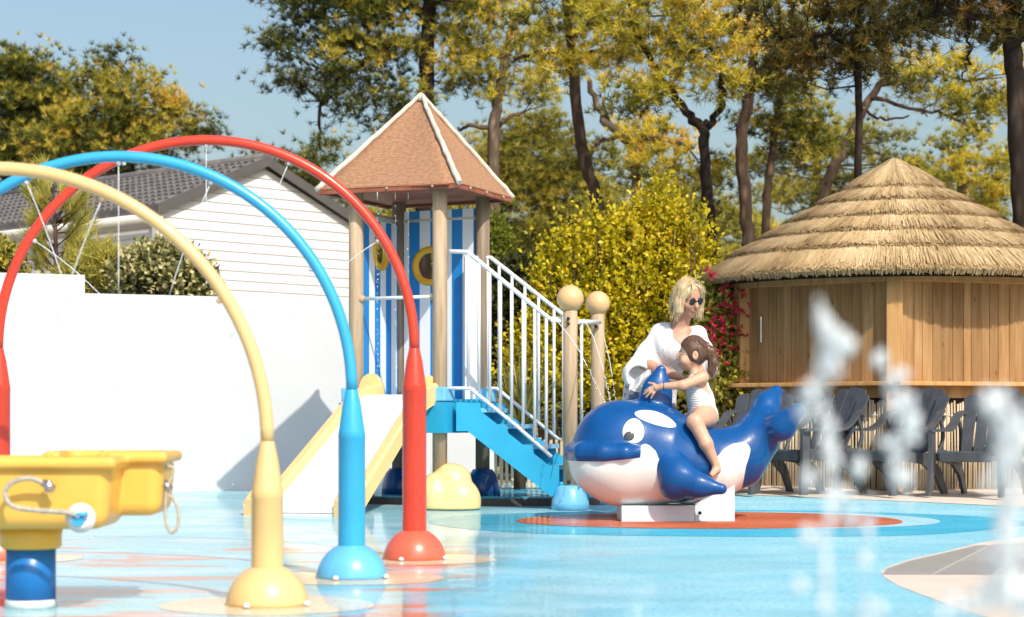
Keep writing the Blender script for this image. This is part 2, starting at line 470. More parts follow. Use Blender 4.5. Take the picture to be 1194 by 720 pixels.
grid_sheet('ground', -1400, 1400, [-60, 0, 12.5, 19, 60, 300, 1800], 3, MT['earth'], -.05)
grid_sheet('pool_floor', -9, 8, [.3, 3, 6, 9, 12.5, 14, 15.5, 17.4], 12, MT['pool'], 0.0)
disc_sheet('painted_floor_ring', (1.35, 12.45), 1.75, 1.45, MT['pool_turq'], .0012, .07, 8)
disc_sheet('painted_floor_halo', (1.50, 12.74), 1.24, .86, MT['pool_pale'], .0022, .01, 2)
disc_sheet('painted_floor_disc', (1.27, 12.72), 1.22, .86, MT['pool_orange'], .0032, .012, 1)
ARCH = [(-1.82 + .96, 7.0), (-1.62 + .96, 8.2), (-1.416 + .96, 9.3)]
for i, (ax, ay) in enumerate(ARCH):
    disc_sheet('painted_floor_spot', (ax + .0, ay), .38, .38, MT['pool_cream'], .0012, .02, 10 + i)
    disc_sheet('painted_floor_spot', (ax - 1.94, ay), .38, .38, MT['pool_cream'], .0012, .02, 20 + i)
# patio edging behind the pad, and the paving island at the right
poly_sheet('paving', [(700, 573), (860, 577), (1028, 584), (1140, 589), (1200, 592.5), (1330, 601), (8.0, 12.6, 0), (8.0, 18.9, 0), (.66, 18.9, 0)], MT['paving'], .003)
poly_sheet('paving', [(1260, 745), (1180, 728), (1130, 715), (1080, 696), (1048, 684), (1030, 673), (1027, 668), (1034, 662), (1060, 653), (1100, 644), (1140, 634), (1170, 629), (1230, 622), (1420, 612), (1420, 720)], MT['paving'], .0015)
poly_sheet('tile_paving', [(1029, 670.5), (1034, 664), (1060, 655), (1100, 646), (1138, 637), (1155, 636), (1420, 619), (1420, 671.5), (1200, 671)], MT['tile'], .003)
# low raised pad under the tower
m = MB()
PAD = [(-1.30, 14.55), (-.4, 14.26), (.3, 14.22), (.62, 14.34), (.8, 14.7), (.8, 15.9), (-1.30, 15.9)]
m.prism([(x, y, -.05) for x, y in PAD], (0, 0, .138)); tag(m.build('pool_step', plain('dark_step_edge', (.06, .05, .045), .6, .3, 20, .2)), kind='structure')
m = MB(); m.prism([(x, y + (.01 if y < 15 else 0), .0885) for x, y in PAD], (0, 0, .01)); tag(m.build('pool_step_surface', MT['pool_turq']), kind='structure')

# ------------------------------------------------------------------ white wall, stepping down to the right
WA, WB = Vector((XX(-160, 15.15), 15.15, 0)), Vector((XX(577, 17.1), 17.1, 0))
wdir = (WB - WA).normalized(); wn = Vector((-wdir.y, wdir.x, 0))
def wall_at(px):                          # parameter along the wall at a pixel column
    k = (px - 597) / F
    # WA.x + t dx = k (WA.y + t dy)
    return (k * WA.y - WA.x) / (wdir.x - k * wdir.y)
wl = empty('garden_wall', WA, 'long white rendered wall behind the slide, stepping down to the right', 'wall')
for i, (p0, p1, zt) in enumerate([(-160, 99, 1.80), (99, 436, 1.655), (436, 577, .70)]):
    t0, t1 = wall_at(p0), wall_at(p1)
    a, b = WA + wdir * t0, WA + wdir * t1
    mm = MB(); mm.prism([a + Vector((0, 0, -.1)), b + Vector((0, 0, -.1)), b + Vector((0, 0, zt)), a + Vector((0, 0, zt))], wn * .2)
    mm.build('wall_section', MT['wallwhite'], wl)

# ------------------------------------------------------------------ house (mobile home) behind the wall
def siding_mat():
    m, n, b, o = newmat('white_weatherboard'); co = coords(n)
    sx = nd(n, 'ShaderNodeSeparateXYZ'); n.links.new(co, sx.inputs[0])
    fr = math1(n, 'FRACT', math1(n, 'MULTIPLY', sx.outputs[2], 8.4))
    c = ramp(n, fr, [(0, (.30, .30, .32)), (.07, (.5, .5, .51)), (.10, (.70, .70, .71)), (1, (.74, .74, .75))])
    f = noise(n, co, 3); c = mixc(n, math1(n, 'MULTIPLY', f, .12), c, (.6, .6, .6))
    n.links.new(c, b.inputs['Base Color']); b.inputs['Roughness'].default_value = .55
    bump(n, b, ramp(n, fr, [(0, (0, 0, 0)), (.1, (1, 1, 1)), (1, (.45, .45, .45))]), .6, .02)
    return m
def rooftile_mat():
    m, n, b, o = newmat('grey_roof_tile')
    f = noise(n, coords(n), 6); n.links.new(ramp(n, f, [(.3, (.09, .082, .08)), (.7, (.17, .155, .15))]), b.inputs['Base Color'])
    b.inputs['Roughness'].default_value = .6; return m
MT['siding'] = siding_mat(); MT['rooftile'] = rooftile_mat(); MT['fascia'] = plain('grey_fascia', (.10, .092, .09), .5, .1)
MT['gutter'] = plain('cream_gutter', (.62, .60, .56), .4, .05); MT['winglass'] = plain('window_glass', (.05, .07, .09), .08, .3, 2, 0)
hc = Vector((XX(184, 24), 24, 0)); ga = Vector((.695, .719, 0)).normalized(); sb = Vector((-.719, .695, 0)).normalized()
GW = 3.25; EZ = 3.16; AZ = 3.86; SL = 8.0
hs = empty('mobile_home', hc, 'white weatherboard holiday home with dark grey tiled roof behind the wall', 'house')
up = Vector((0, 0, 1))
m = MB(); m.prism([hc, hc + ga * GW, hc + ga * GW + up * EZ, hc + ga * GW / 2 + up * (AZ - .02), hc + up * EZ], sb * SL)
m.build('wall', MT['siding'], hs)
ov = .07; sl_up = (AZ - EZ) / (GW / 2)
def roofpt(a, s, dz=0): return hc + ga * a + sb * s + up * (EZ + dz + sl_up * (a if a < GW / 2 else GW - a))
for side in (0, 1):
    a0 = -ov if side == 0 else GW + ov
    mm = MB(); rows = 9; nc = 60
    e0, e1 = a0, GW / 2
    mm.prism([roofpt(e0, -ov, .02), roofpt(e1, -ov, .02), roofpt(e1, SL, .02), roofpt(e0, SL, .02)], up * .05)
    rf = mm.build('roof', MT['rooftile'], hs)
    mm = MB()
    for r_ in range(rows):                # courses of pantiles
        for c_ in range(nc):
            s0 = -ov + (SL + ov) * c_ / nc; s1 = s0 + (SL + ov) / nc * .93
            q0 = e0 + (e1 - e0) * r_ / rows; q1 = e0 + (e1 - e0) * (r_ + 1.02) / rows
            hb = .105; ht = .075; smid = (s0 + s1) / 2
            vs = []
            for q, hh in ((q0, hb), (q1, ht)):
                for s_, k in ((s0, 0), (s0 * .7 + s1 * .3, .035), (s0 * .3 + s1 * .7, .035), (s1, 0)):
                    vs.append(roofpt(q, s_, hh + k))
            for s_, k in ((s0, 0), (s0 * .7 + s1 * .3, .0), (s0 * .3 + s1 * .7, .0), (s1, 0)): vs.append(roofpt(q0, s_, .06))
            mm.add(vs, [(0, 1, 5, 4), (1, 2, 6, 5), (2, 3, 7, 6), (8, 9, 1, 0), (9, 10, 2, 1), (10, 11, 3, 2)])
    mm.build('tile_course', MT['rooftile'], rf)
    mm = MB(); mm.prism([roofpt(e0, -ov - .03, -.01), roofpt(e1, -ov - .03, -.01), roofpt(e1, -ov - .03, .115), roofpt(e0, -ov - .03, .115)], sb * .028)
    mm.build('fascia', MT['fascia'], hs)
mm = MB(); mm.tube([roofpt(-ov - .05, -ov + .05, -.03), roofpt(-ov - .05, SL, -.03)], .06, 10); mm.build('gutter', MT['gutter'], hs)
mm = MB(); mm.tube([roofpt(GW / 2, -ov, .1), roofpt(GW / 2, SL, .1)], .07, 10); mm.build('ridge_cap', MT['rooftile'], hs)
mm = MB(); mm.box(hc - ga * .01 - sb * .01 + up * (EZ / 2), (.09, .09, EZ - .1), Matrix.Rotation(math.atan2(ga.y, ga.x), 3, 'Z')); mm.build('corner_trim', MT['white'], hs)
wf = MB(); rot = Matrix.Rotation(math.atan2(sb.y, sb.x), 3, 'Z'); wc = hc + sb * 3.2 + up * 2.1 - ga * .02
wf.box(wc, (1.3, .06, 1.0), rot); win = wf.build('window', MT['white'], hs)
wf = MB(); wf.box(wc - ga * .035, (1.15, .03, .86), rot); wf.build('pane', MT['winglass'], win)

# ------------------------------------------------------------------ trees
BARK = {}
def barkmat(name, a, b_):
    m, n, b, o = newmat(name); co = coords(n, (1, 1, .35))
    v = nd(n, 'ShaderNodeTexVoronoi'); v.inputs['Scale'].default_value = 11; n.links.new(co, v.inputs['Vector'])
    f = ramp(n, noise(n, co, 7, 6), [(.35, (0, 0, 0)), (.62, (1, 1, 1))])
    c = mixc(n, f, a, b_); c = mixc(n, ramp(n, v.outputs['Distance'], [(.0, (0, 0, 0)), (.5, (.8, .8, .8))]), c, tuple(q * .45 for q in a))
    n.links.new(c, b.inputs['Base Color']); b.inputs['Roughness'].default_value = .9; b.inputs['Specular IOR Level'].default_value = .1
    bump(n, b, v.outputs['Distance'], -.6, .03); return m
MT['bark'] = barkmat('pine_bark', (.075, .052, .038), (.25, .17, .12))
MT['bark_pale'] = barkmat('pale_pine_bark', (.17, .12, .085), (.33, .25, .18))  # paler bark tone
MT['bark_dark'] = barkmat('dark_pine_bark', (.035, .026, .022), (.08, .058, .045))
PAL = {
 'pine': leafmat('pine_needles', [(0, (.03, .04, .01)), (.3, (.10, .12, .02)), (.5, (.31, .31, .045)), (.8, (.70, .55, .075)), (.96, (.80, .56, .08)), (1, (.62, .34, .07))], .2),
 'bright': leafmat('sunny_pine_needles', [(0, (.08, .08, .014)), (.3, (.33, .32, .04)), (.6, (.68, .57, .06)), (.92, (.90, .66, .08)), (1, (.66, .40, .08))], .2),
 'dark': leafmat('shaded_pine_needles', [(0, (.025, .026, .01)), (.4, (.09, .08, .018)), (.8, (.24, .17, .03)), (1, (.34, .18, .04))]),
 'olive': leafmat('olive_foliage', [(0, (.06, .07, .016)), (.4, (.30, .29, .05)), (1, (.68, .55, .09))]),
 'hedge': leafmat('yellow_green_leaves', [(0, (.12, .12, .008)), (.35, (.47, .41, .014)), (.8, (.80, .63, .025)), (1, (.76, .48, .06))], .35, .45),
 'green': leafmat('fresh_green_leaves', [(0, (.06, .09, .012)), (.5, (.18, .21, .02)), (1, (.34, .34, .05))]),
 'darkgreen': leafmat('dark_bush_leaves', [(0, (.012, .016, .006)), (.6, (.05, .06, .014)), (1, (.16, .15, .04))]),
 'varieg': leafmat('variegated_leaves', [(0, (.02, .035, .008)), (.4, (.08, .10, .02)), (.58, (.46, .42, .16)), (1, (.74, .66, .38))]),
 'red': leafmat('red_petals', [(0, (.28, .008, .03)), (1, (.62, .035, .085))], .3),
 'yucca': leafmat('strap_leaves', [(0, (.09, .10, .015)), (.6, (.26, .24, .05)), (1, (.50, .42, .16))]),
 'sapling': leafmat('young_pine_needles', [(0, (.20, .19, .03)), (.5, (.46, .42, .08)), (.85, (.62, .54, .12)), (1, (.54, .32, .12))]),
}
def tufts(C, out, ln, wd, K, tint, upb=.7, outb=.6):
    """bunches of needles: C (n,3) centres, out (n,3) outward directions"""
    n = len(C)
    dirs = rng.normal(size=(n, K, 3)); dirs /= np.linalg.norm(dirs, axis=-1, keepdims=True)
    dirs = dirs + out[:, None, :] * outb + np.array([0, 0, upb]); dirs /= np.linalg.norm(dirs, axis=-1, keepdims=True)
    L = ln * rng.uniform(.6, 1.15, (n, K, 1))
    side = np.cross(dirs, rng.normal(size=(n, K, 3))); side /= np.linalg.norm(side, axis=-1, keepdims=True)
    b = C[:, None, :] + dirs * L * .08
    V = np.stack([b - side * wd * .5, b + side * wd * .5, b + dirs * L], 2).reshape(-1, 3)
    T = np.repeat((tint[:, None] + rng.normal(0, .08, (n, K))).reshape(-1), 3)
    return V, np.arange(len(V)).reshape(-1, 3), np.clip(T, 0, 1)
def clump_points(blobs, d, dens, spread, tm=.47):
    """blobs (px,py,rx,ry[,dd]) -> boughs (flat clumps) inside each ellipsoid -> tuft centres"""
    C, O, T, B = [], [], [], []
    for bl in blobs:
        px, py, rx, ry = bl[:4]; dd = bl[4] if len(bl) > 4 else 0
        s = (d + dd) / F; c = np.array(W(px, py, d + dd)); r = np.array([rx * s, max(rx, ry) * s * .8, ry * s])
        tb = rng.normal(0, .09)
        nb = max(5, int(dens * (r[0] * r[2] + r[0] * r[1] * .5) * 28))
        u = rng.normal(size=(nb, 3)); u /= np.linalg.norm(u, axis=1, keepdims=True)
        rad = rng.uniform(.25, 1.0, (nb, 1)) ** .55
        bc = c + u * r * rad
        for q in range(nb):
            k = rng.integers(16, 30)
            sp = spread * rng.uniform(.6, 1.3)
            off = rng.normal(size=(k, 3)) * np.array([sp, sp, sp * .55])
            C.append(bc[q] + off); o = u[q] + off / (sp * 2); O.append(o / np.linalg.norm(o, axis=1, keepdims=True))
            T.append(np.clip(rng.normal(tm, .20) + tb + .20 * off[:, 2] / sp + rng.normal(0, .12, k), 0, 1))  # clump tops get a brighter tint: sunlight put into the needle colour
        B.append(bc)
    return np.concatenate(C), np.concatenate(O), np.concatenate(T), np.concatenate(B)
def tree(name, label, d, trunk, limbs, blobs, pal='pine', bark='bark', dens=1.0, ln=.12, wd=.0125, K=18, spread=.18, group=None, twigs=.5, cat='tree'):
    P = [W(x, y, d) for x, y, r in trunk]; rr = [.86 * r * d / F for x, y, r in trunk]
    base = Vector((P[0].x, d, gz(d)))
    if P[0].z > base.z + .05: P = [base] + P; rr = [rr[0] * 1.08] + rr
    root = empty(name, base, label, cat, group)
    def smooth(P, rr, wob):
        Q, q = [], []
        for i in range(len(P) - 1):
            p0 = P[max(i - 1, 0)]; p1 = P[i]; p2 = P[i + 1]; p3 = P[min(i + 2, len(P) - 1)]
            for k in range(6):
                t = k / 6
                v = .5 * ((2 * p1) + (p2 - p0) * t + (2 * p0 - 5 * p1 + 4 * p2 - p3) * t * t + (3 * p1 - p0 - 3 * p2 + p3) * t ** 3)
                Q.append(v + Vector(rng.normal(0, wob, 3))); q.append((rr[i] + (rr[i + 1] - rr[i]) * t) * rng.uniform(.94, 1.07))
        Q.append(P[-1]); q.append(rr[-1]); return Q, q
    m = MB(); Q, q = smooth(P, rr, .008); m.tube(Q, q, 12); m.build('trunk', MT[bark], root)
    nodes = [np.array(v) for v in Q]
    C, O, T, B = clump_points(blobs, d, dens, spread, .37 if pal == 'pine' else .46)
    bm_ = MB()
    for lb in limbs:
        LP = [W(x, y, d + (rng.uniform(-.3, .3) if i else 0)) for i, (x, y, r) in enumerate(lb)]
        Q, q = smooth(LP, [r * d / F for x, y, r in lb], .015); bm_.tube(Q, q, 8); nodes += [np.array(v) for v in Q]
    N = np.array(nodes)
    for b in B[:: max(1, int(1 / max(twigs, .01)))] if twigs > 0 else []:
        # branch from the nearest lower wood towards the bough
        dd_ = np.linalg.norm(N - b, axis=1) + np.maximum(N[:, 2] - b[2], 0) * .8
        a = N[dd_.argmin()]; mid = (a + b) / 2 + rng.normal(0, .08, 3) + np.array([0, 0, -.06])
        L = np.linalg.norm(b - a); r0 = min(.006 + .010 * L, .035)
        bm_.tube([a, mid, b], [r0, r0 * .7, r0 * .3], 5, caps=False)
    if bm_.v: bm_.build('branches', MT[bark], root)
    V, Fc, t = tufts(C, O, ln, wd, K, T)
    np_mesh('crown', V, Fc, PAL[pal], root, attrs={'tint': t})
    return root
def sprigs(C, D, nl, length, lw, ll, tint):
    """leafy shoots: leaves set along short stems"""
    n = len(C)
    tt = (np.arange(nl) + .5) / nl
    base = C[:, None, :] + D[:, None, :] * (tt[None, :, None] * length[:, None, None])
    out = rng.normal(size=(n, nl, 3)) + D[:, None, :] * .7 + np.array([0, 0, .25]); out /= np.linalg.norm(out, axis=-1, keepdims=True)
    side = np.cross(out, rng.normal(size=(n, nl, 3))); side /= np.linalg.norm(side, axis=-1, keepdims=True)
    s = rng.uniform(.7, 1.25, (n, nl, 1))
    a = base; b = base + out * ll * s
    V = np.stack([a, a + out * ll * s * .5 + side * lw * s * .5, b, a + out * ll * s * .5 - side * lw * s * .5], 2).reshape(-1, 3)
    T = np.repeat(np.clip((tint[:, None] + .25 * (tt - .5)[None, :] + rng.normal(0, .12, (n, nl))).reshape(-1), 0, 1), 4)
    return V, np.arange(len(V)).reshape(-1, 4), T
def bush(name, label, cat, d, blobs, pal, n, lw, ll, shoot=.25, nl=9, shell=.6, stems=True, extra=None, part='foliage'):
    base = Vector((XX(blobs[0][0], d), d, gz(d))); root = empty(name, base, label, cat)
    C, D, T = [], [], []
    area = np.array([b[2] * b[3] for b in blobs], float); area /= area.sum()
    for bl, a in zip(blobs, area):
        px, py, rx, ry = bl[:4]; dd = bl[4] if len(bl) > 4 else 0; s = (d + dd) / F
        c = np.array(W(px, py, d + dd)); r = np.array([rx * s, min(rx * s * .8, .8), ry * s]); k = int(n * a)
        u = rng.normal(size=(k, 3)); u[:, 1] -= .35 * np.abs(u[:, 1]); u /= np.linalg.norm(u, axis=1, keepdims=True)
        rad = rng.uniform(shell, 1.0, (k, 1)) * (1 + .10 * np.sin(u[:, :1] * 9 + u[:, 2:] * 7))
        p = c + u * r * rad
        ok = p[:, 2] > gz(d) - .05
        C.append(p[ok]); dv = u * .8 + np.array([0, 0, .8]) + rng.normal(0, .35, (k, 3)); dv /= np.linalg.norm(dv, axis=1, keepdims=True); D.append(dv[ok])
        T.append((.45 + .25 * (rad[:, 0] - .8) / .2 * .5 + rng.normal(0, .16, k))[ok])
    C, D, T = np.concatenate(C), np.concatenate(D), np.concatenate(T)
    V, Fc, t = sprigs(C, D, nl, rng.uniform(.5, 1.2, len(C)) * shoot, lw, ll, T)
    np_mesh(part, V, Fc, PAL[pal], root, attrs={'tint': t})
    if stems:
        m = MB()
        for bl in blobs:
            c = W(bl[0], bl[1], d + (bl[4] if len(bl) > 4 else 0)); s = d / F
            for k in range(7):
                e = c + Vector((rng.uniform(-.7, .7) * bl[2] * s, rng.uniform(-.3, .3), rng.uniform(-.3, .25) * bl[3] * s))
                b0 = Vector((c.x + rng.uniform(-.15, .15), c.y + rng.uniform(-.1, .1), gz(d)))
                m.tube([b0, (b0 + e) / 2 + Vector((rng.uniform(-.1, .1), 0, 0)), e], [.018, .012, .005], 5, caps=False)
        m.build('stems', MT['bark'], root)
    return root

G = 'pines standing behind the splash pad'
tree('pine_tree', 'bushy pine crown at the far left above the yellow arch', 34, [(10, 300, 9), (12, 180, 8), (20, 80, 4)], [],
     [(-15, 160, 85, 100), (30, 110, 45, 58), (60, 130, 36, 50), (55, 175, 55, 60), (20, 75, 26, 26)], 'pine', dens=2.1, group=G)
tree('pine_tree', 'broad round pine behind the tops of the blue and red arches', 31, [(150, 320, 9), (150, 200, 8), (150, 110, 4)], [],
     [(110, 130, 45, 42), (165, 125, 50, 58), (200, 160, 40, 40), (130, 180, 70, 45), (235, 148, 22, 14), (125, 70, 18, 16), (75, 165, 40, 40)], 'pine', dens=2.1, group=G)
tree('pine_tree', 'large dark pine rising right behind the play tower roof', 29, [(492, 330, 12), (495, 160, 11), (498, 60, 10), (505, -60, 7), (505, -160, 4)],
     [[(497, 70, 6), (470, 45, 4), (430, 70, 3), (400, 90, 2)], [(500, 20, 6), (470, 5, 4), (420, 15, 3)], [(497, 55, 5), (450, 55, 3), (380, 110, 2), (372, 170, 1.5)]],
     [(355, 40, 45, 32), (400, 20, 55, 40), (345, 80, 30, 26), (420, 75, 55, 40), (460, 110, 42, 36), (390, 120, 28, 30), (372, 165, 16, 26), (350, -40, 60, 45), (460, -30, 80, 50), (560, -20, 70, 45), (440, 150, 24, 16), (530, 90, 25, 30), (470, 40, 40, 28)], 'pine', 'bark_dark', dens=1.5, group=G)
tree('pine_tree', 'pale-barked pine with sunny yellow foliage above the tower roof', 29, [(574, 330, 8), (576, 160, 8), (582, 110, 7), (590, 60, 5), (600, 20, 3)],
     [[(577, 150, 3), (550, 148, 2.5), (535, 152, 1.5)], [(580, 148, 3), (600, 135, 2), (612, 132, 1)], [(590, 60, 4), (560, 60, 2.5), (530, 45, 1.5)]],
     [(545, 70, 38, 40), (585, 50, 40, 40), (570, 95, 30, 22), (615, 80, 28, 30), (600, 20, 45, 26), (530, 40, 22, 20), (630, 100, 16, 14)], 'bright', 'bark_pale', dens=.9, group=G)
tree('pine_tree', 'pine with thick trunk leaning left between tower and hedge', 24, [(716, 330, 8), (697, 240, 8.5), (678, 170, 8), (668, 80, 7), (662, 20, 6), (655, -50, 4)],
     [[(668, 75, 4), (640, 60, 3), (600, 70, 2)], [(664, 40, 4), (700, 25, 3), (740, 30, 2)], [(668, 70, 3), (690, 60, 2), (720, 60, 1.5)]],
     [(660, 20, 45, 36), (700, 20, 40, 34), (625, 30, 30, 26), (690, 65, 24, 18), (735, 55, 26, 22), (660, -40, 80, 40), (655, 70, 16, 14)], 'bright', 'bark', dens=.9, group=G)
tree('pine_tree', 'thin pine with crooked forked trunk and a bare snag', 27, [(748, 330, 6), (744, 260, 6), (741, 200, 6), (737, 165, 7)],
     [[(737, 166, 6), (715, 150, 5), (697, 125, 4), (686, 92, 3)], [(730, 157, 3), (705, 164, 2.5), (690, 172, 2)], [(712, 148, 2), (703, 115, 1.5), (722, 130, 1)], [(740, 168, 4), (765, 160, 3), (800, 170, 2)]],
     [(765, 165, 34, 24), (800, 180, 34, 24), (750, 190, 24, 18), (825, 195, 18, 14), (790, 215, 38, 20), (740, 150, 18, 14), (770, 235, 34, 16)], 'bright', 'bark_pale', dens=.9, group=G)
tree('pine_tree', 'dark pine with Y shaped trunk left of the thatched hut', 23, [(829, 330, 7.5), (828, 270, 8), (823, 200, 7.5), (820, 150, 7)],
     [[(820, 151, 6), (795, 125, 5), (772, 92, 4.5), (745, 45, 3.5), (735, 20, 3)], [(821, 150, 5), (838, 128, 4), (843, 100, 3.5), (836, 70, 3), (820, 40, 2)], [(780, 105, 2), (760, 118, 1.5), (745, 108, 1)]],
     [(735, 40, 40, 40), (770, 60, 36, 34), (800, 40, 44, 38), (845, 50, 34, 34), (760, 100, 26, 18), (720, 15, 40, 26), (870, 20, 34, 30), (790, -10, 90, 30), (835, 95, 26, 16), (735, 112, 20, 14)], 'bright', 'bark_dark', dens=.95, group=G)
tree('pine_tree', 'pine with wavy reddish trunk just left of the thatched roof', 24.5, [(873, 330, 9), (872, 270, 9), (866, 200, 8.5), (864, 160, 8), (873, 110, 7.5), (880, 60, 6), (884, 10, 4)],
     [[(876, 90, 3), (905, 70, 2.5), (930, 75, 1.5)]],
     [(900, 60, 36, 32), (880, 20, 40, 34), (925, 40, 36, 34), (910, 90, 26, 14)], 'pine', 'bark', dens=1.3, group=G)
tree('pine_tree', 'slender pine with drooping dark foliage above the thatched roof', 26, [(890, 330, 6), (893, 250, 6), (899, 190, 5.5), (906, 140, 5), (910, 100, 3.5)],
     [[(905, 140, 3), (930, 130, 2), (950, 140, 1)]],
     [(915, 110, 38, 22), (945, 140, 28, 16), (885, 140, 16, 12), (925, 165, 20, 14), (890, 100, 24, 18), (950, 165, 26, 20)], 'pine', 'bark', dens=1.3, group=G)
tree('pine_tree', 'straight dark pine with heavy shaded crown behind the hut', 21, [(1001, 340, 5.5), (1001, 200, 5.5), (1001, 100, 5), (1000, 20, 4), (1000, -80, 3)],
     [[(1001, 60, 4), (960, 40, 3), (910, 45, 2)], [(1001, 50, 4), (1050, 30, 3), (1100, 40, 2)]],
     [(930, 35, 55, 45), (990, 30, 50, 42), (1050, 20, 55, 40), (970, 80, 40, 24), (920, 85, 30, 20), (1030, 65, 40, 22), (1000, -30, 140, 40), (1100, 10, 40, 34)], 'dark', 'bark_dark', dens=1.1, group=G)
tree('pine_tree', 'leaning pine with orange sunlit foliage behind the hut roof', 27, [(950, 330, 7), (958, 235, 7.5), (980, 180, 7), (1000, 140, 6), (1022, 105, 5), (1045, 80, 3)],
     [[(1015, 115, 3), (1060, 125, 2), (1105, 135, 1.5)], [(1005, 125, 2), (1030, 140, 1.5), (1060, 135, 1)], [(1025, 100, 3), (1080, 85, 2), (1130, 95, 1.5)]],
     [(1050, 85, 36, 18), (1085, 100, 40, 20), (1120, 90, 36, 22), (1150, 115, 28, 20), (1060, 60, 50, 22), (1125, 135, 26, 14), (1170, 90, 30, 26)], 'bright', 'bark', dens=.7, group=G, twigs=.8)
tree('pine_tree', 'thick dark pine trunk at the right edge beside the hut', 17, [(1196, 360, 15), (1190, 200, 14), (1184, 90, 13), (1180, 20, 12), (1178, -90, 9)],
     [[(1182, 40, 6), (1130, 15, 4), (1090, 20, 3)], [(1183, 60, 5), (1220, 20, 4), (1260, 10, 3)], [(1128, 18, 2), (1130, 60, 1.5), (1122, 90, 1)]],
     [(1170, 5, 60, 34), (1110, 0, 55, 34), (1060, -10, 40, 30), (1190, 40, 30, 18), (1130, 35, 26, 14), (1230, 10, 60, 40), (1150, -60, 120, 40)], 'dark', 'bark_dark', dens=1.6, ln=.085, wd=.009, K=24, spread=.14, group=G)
tree('pine_tree', 'dense green pine filling the gap right of the tower roof', 33, [(640, 340, 8), (640, 230, 7), (640, 150, 4)], [],
     [(590, 170, 40, 32), (630, 200, 55, 48), (600, 240, 55, 45), (665, 175, 36, 34), (670, 240, 45, 36), (625, 150, 30, 22), (580, 200, 40, 40), (700, 205, 30, 30)], 'olive', dens=1.8, group=G)
tree('pine_tree', 'sunny pine behind the right slope of the thatched roof', 33, [(1120, 330, 8), (1120, 240, 7), (1122, 170, 4)], [],
     [(1095, 190, 40, 26), (1140, 200, 45, 30), (1115, 225, 55, 26), (1165, 235, 40, 26), (1080, 215, 26, 14), (1125, 165, 26, 16), (1180, 190, 20, 20)], 'bright', dens=1.05, group=G)
tree('pine_tree', 'rounded olive pine seen between trunks above the hut roof', 35, [(950, 330, 8), (950, 240, 7), (955, 160, 4)], [],
     [(930, 175, 40, 30), (975, 165, 42, 30), (1020, 165, 40, 34), (900, 220, 40, 30), (960, 225, 60, 34), (1040, 200, 36, 26), (880, 190, 22, 16)], 'olive', dens=1.1, group=G)
tree('pine_tree', 'low leafy pine between the tower roof and the house', 30, [(360, 330, 7), (360, 240, 5), (360, 210, 3)], [],
     [(340, 200, 26, 18), (375, 205, 30, 22), (395, 240, 30, 26), (350, 235, 36, 26), (320, 190, 16, 10)], 'olive', dens=1.1, group=G)
tree('pine_tree', 'dark pine of low boughs left of the Y trunk, behind the hedge', 31, [(800, 330, 7), (800, 260, 6), (800, 220, 3)], [],
     [(770, 240, 40, 22), (815, 245, 36, 20), (850, 250, 30, 22), (720, 250, 40, 26)], 'olive', dens=1.1, group=G)
tree('pine_tree', 'broad low pine closing the gap above the hedge', 34, [(690, 330, 8), (690, 250, 6), (690, 200, 3)], [],
     [(660, 285, 50, 36), (720, 270, 50, 30), (610, 290, 46, 40), (780, 275, 46, 26)], 'olive', dens=1.0, group=G)
# far wood, a single mass
def treeline():
    bl = []
    for k in range(60):
        px = -150 + k * 26; bl.append((px, 330 + rng.uniform(-20, 20), 30, 75 + rng.uniform(-15, 20), rng.uniform(-2, 2)))
    C, O, T, B = clump_points(bl, 40, .6, .3)
    V, Fc, t = tufts(C, O, .24, .035, 14, np.clip(T - .05, 0, 1))
    tag(np_mesh('treeline', V, Fc, PAL['olive'], attrs={'tint': t}), 'distant wood of olive green trees closing the view behind the garden', 'wood', kind='stuff')
treeline()

# shrubs
bush('hedge', 'tall yellow green hedge behind the woman and the stairs', 'hedge', 18.6,
     [(668, 390, 40, 85), (712, 366, 46, 90), (762, 362, 52, 104), (800, 380, 36, 85), (697, 280, 9, 28), (765, 256, 10, 34), (646, 310, 8, 20), (726, 284, 9, 24), (803, 274, 9, 24), (668, 292, 7, 22), (748, 268, 7, 26), (784, 268, 7, 26), (650, 345, 22, 36), (700, 300, 16, 34), (775, 285, 20, 36), (745, 300, 30, 34), (815, 310, 16, 22), (668, 308, 20, 28), (700, 440, 105, 60, .2), (622, 430, 24, 50)], 'hedge', 6200, .031, .05, .30, 9, .42)
bush('flowering_shrub', 'dark green shrub with red flowers between woman and hut', 'shrub', 17.3,
     [(838, 405, 26, 58), (845, 455, 34, 50), (836, 366, 20, 26)], 'olive', 1700, .032, .06, .2)
rt = bpy.data.objects['flowering_shrub']
C = []
for (px, py, rx, ry, n) in [(858, 352, 8, 7, 14), (846, 346, 7, 5, 10), (838, 373, 5, 5, 10), (828, 393, 5, 5, 12), (850, 372, 5, 4, 6), (842, 400, 5, 6, 12), (837, 409, 5, 4, 8), (857, 395, 5, 6, 9), (862, 362, 5, 7, 8), (825, 329, 6, 3, 8), (848, 385, 22, 28, 12)]:
    c = np.array(W(px, py, 16.95)); C.append(c + rng.normal(size=(n, 3)) * np.array([rx, 14, ry]) * 16.9 / F * .6)
C = np.concatenate(C); D = rng.normal(size=C.shape) + np.array([.2, -1, .4]); C = C + rng.normal(size=C.shape) * np.array([.05, .02, .06]); D /= np.linalg.norm(D, axis=1, keepdims=True)
V, Fc, t = sprigs(C, D, 5, np.full(len(C), .02), .026, .032, rng.uniform(.2, .9, len(C)))
np_mesh('flowers', V, Fc, PAL['red'], rt, attrs={'tint': t})
bush('variegated_shrub', 'cream and green variegated shrub behind the white wall', 'shrub', 17.8,
     [(190, 322, 46, 32), (215, 330, 30, 26), (160, 330, 30, 26)], 'varieg', 2600, .036, .05, .14, 7)
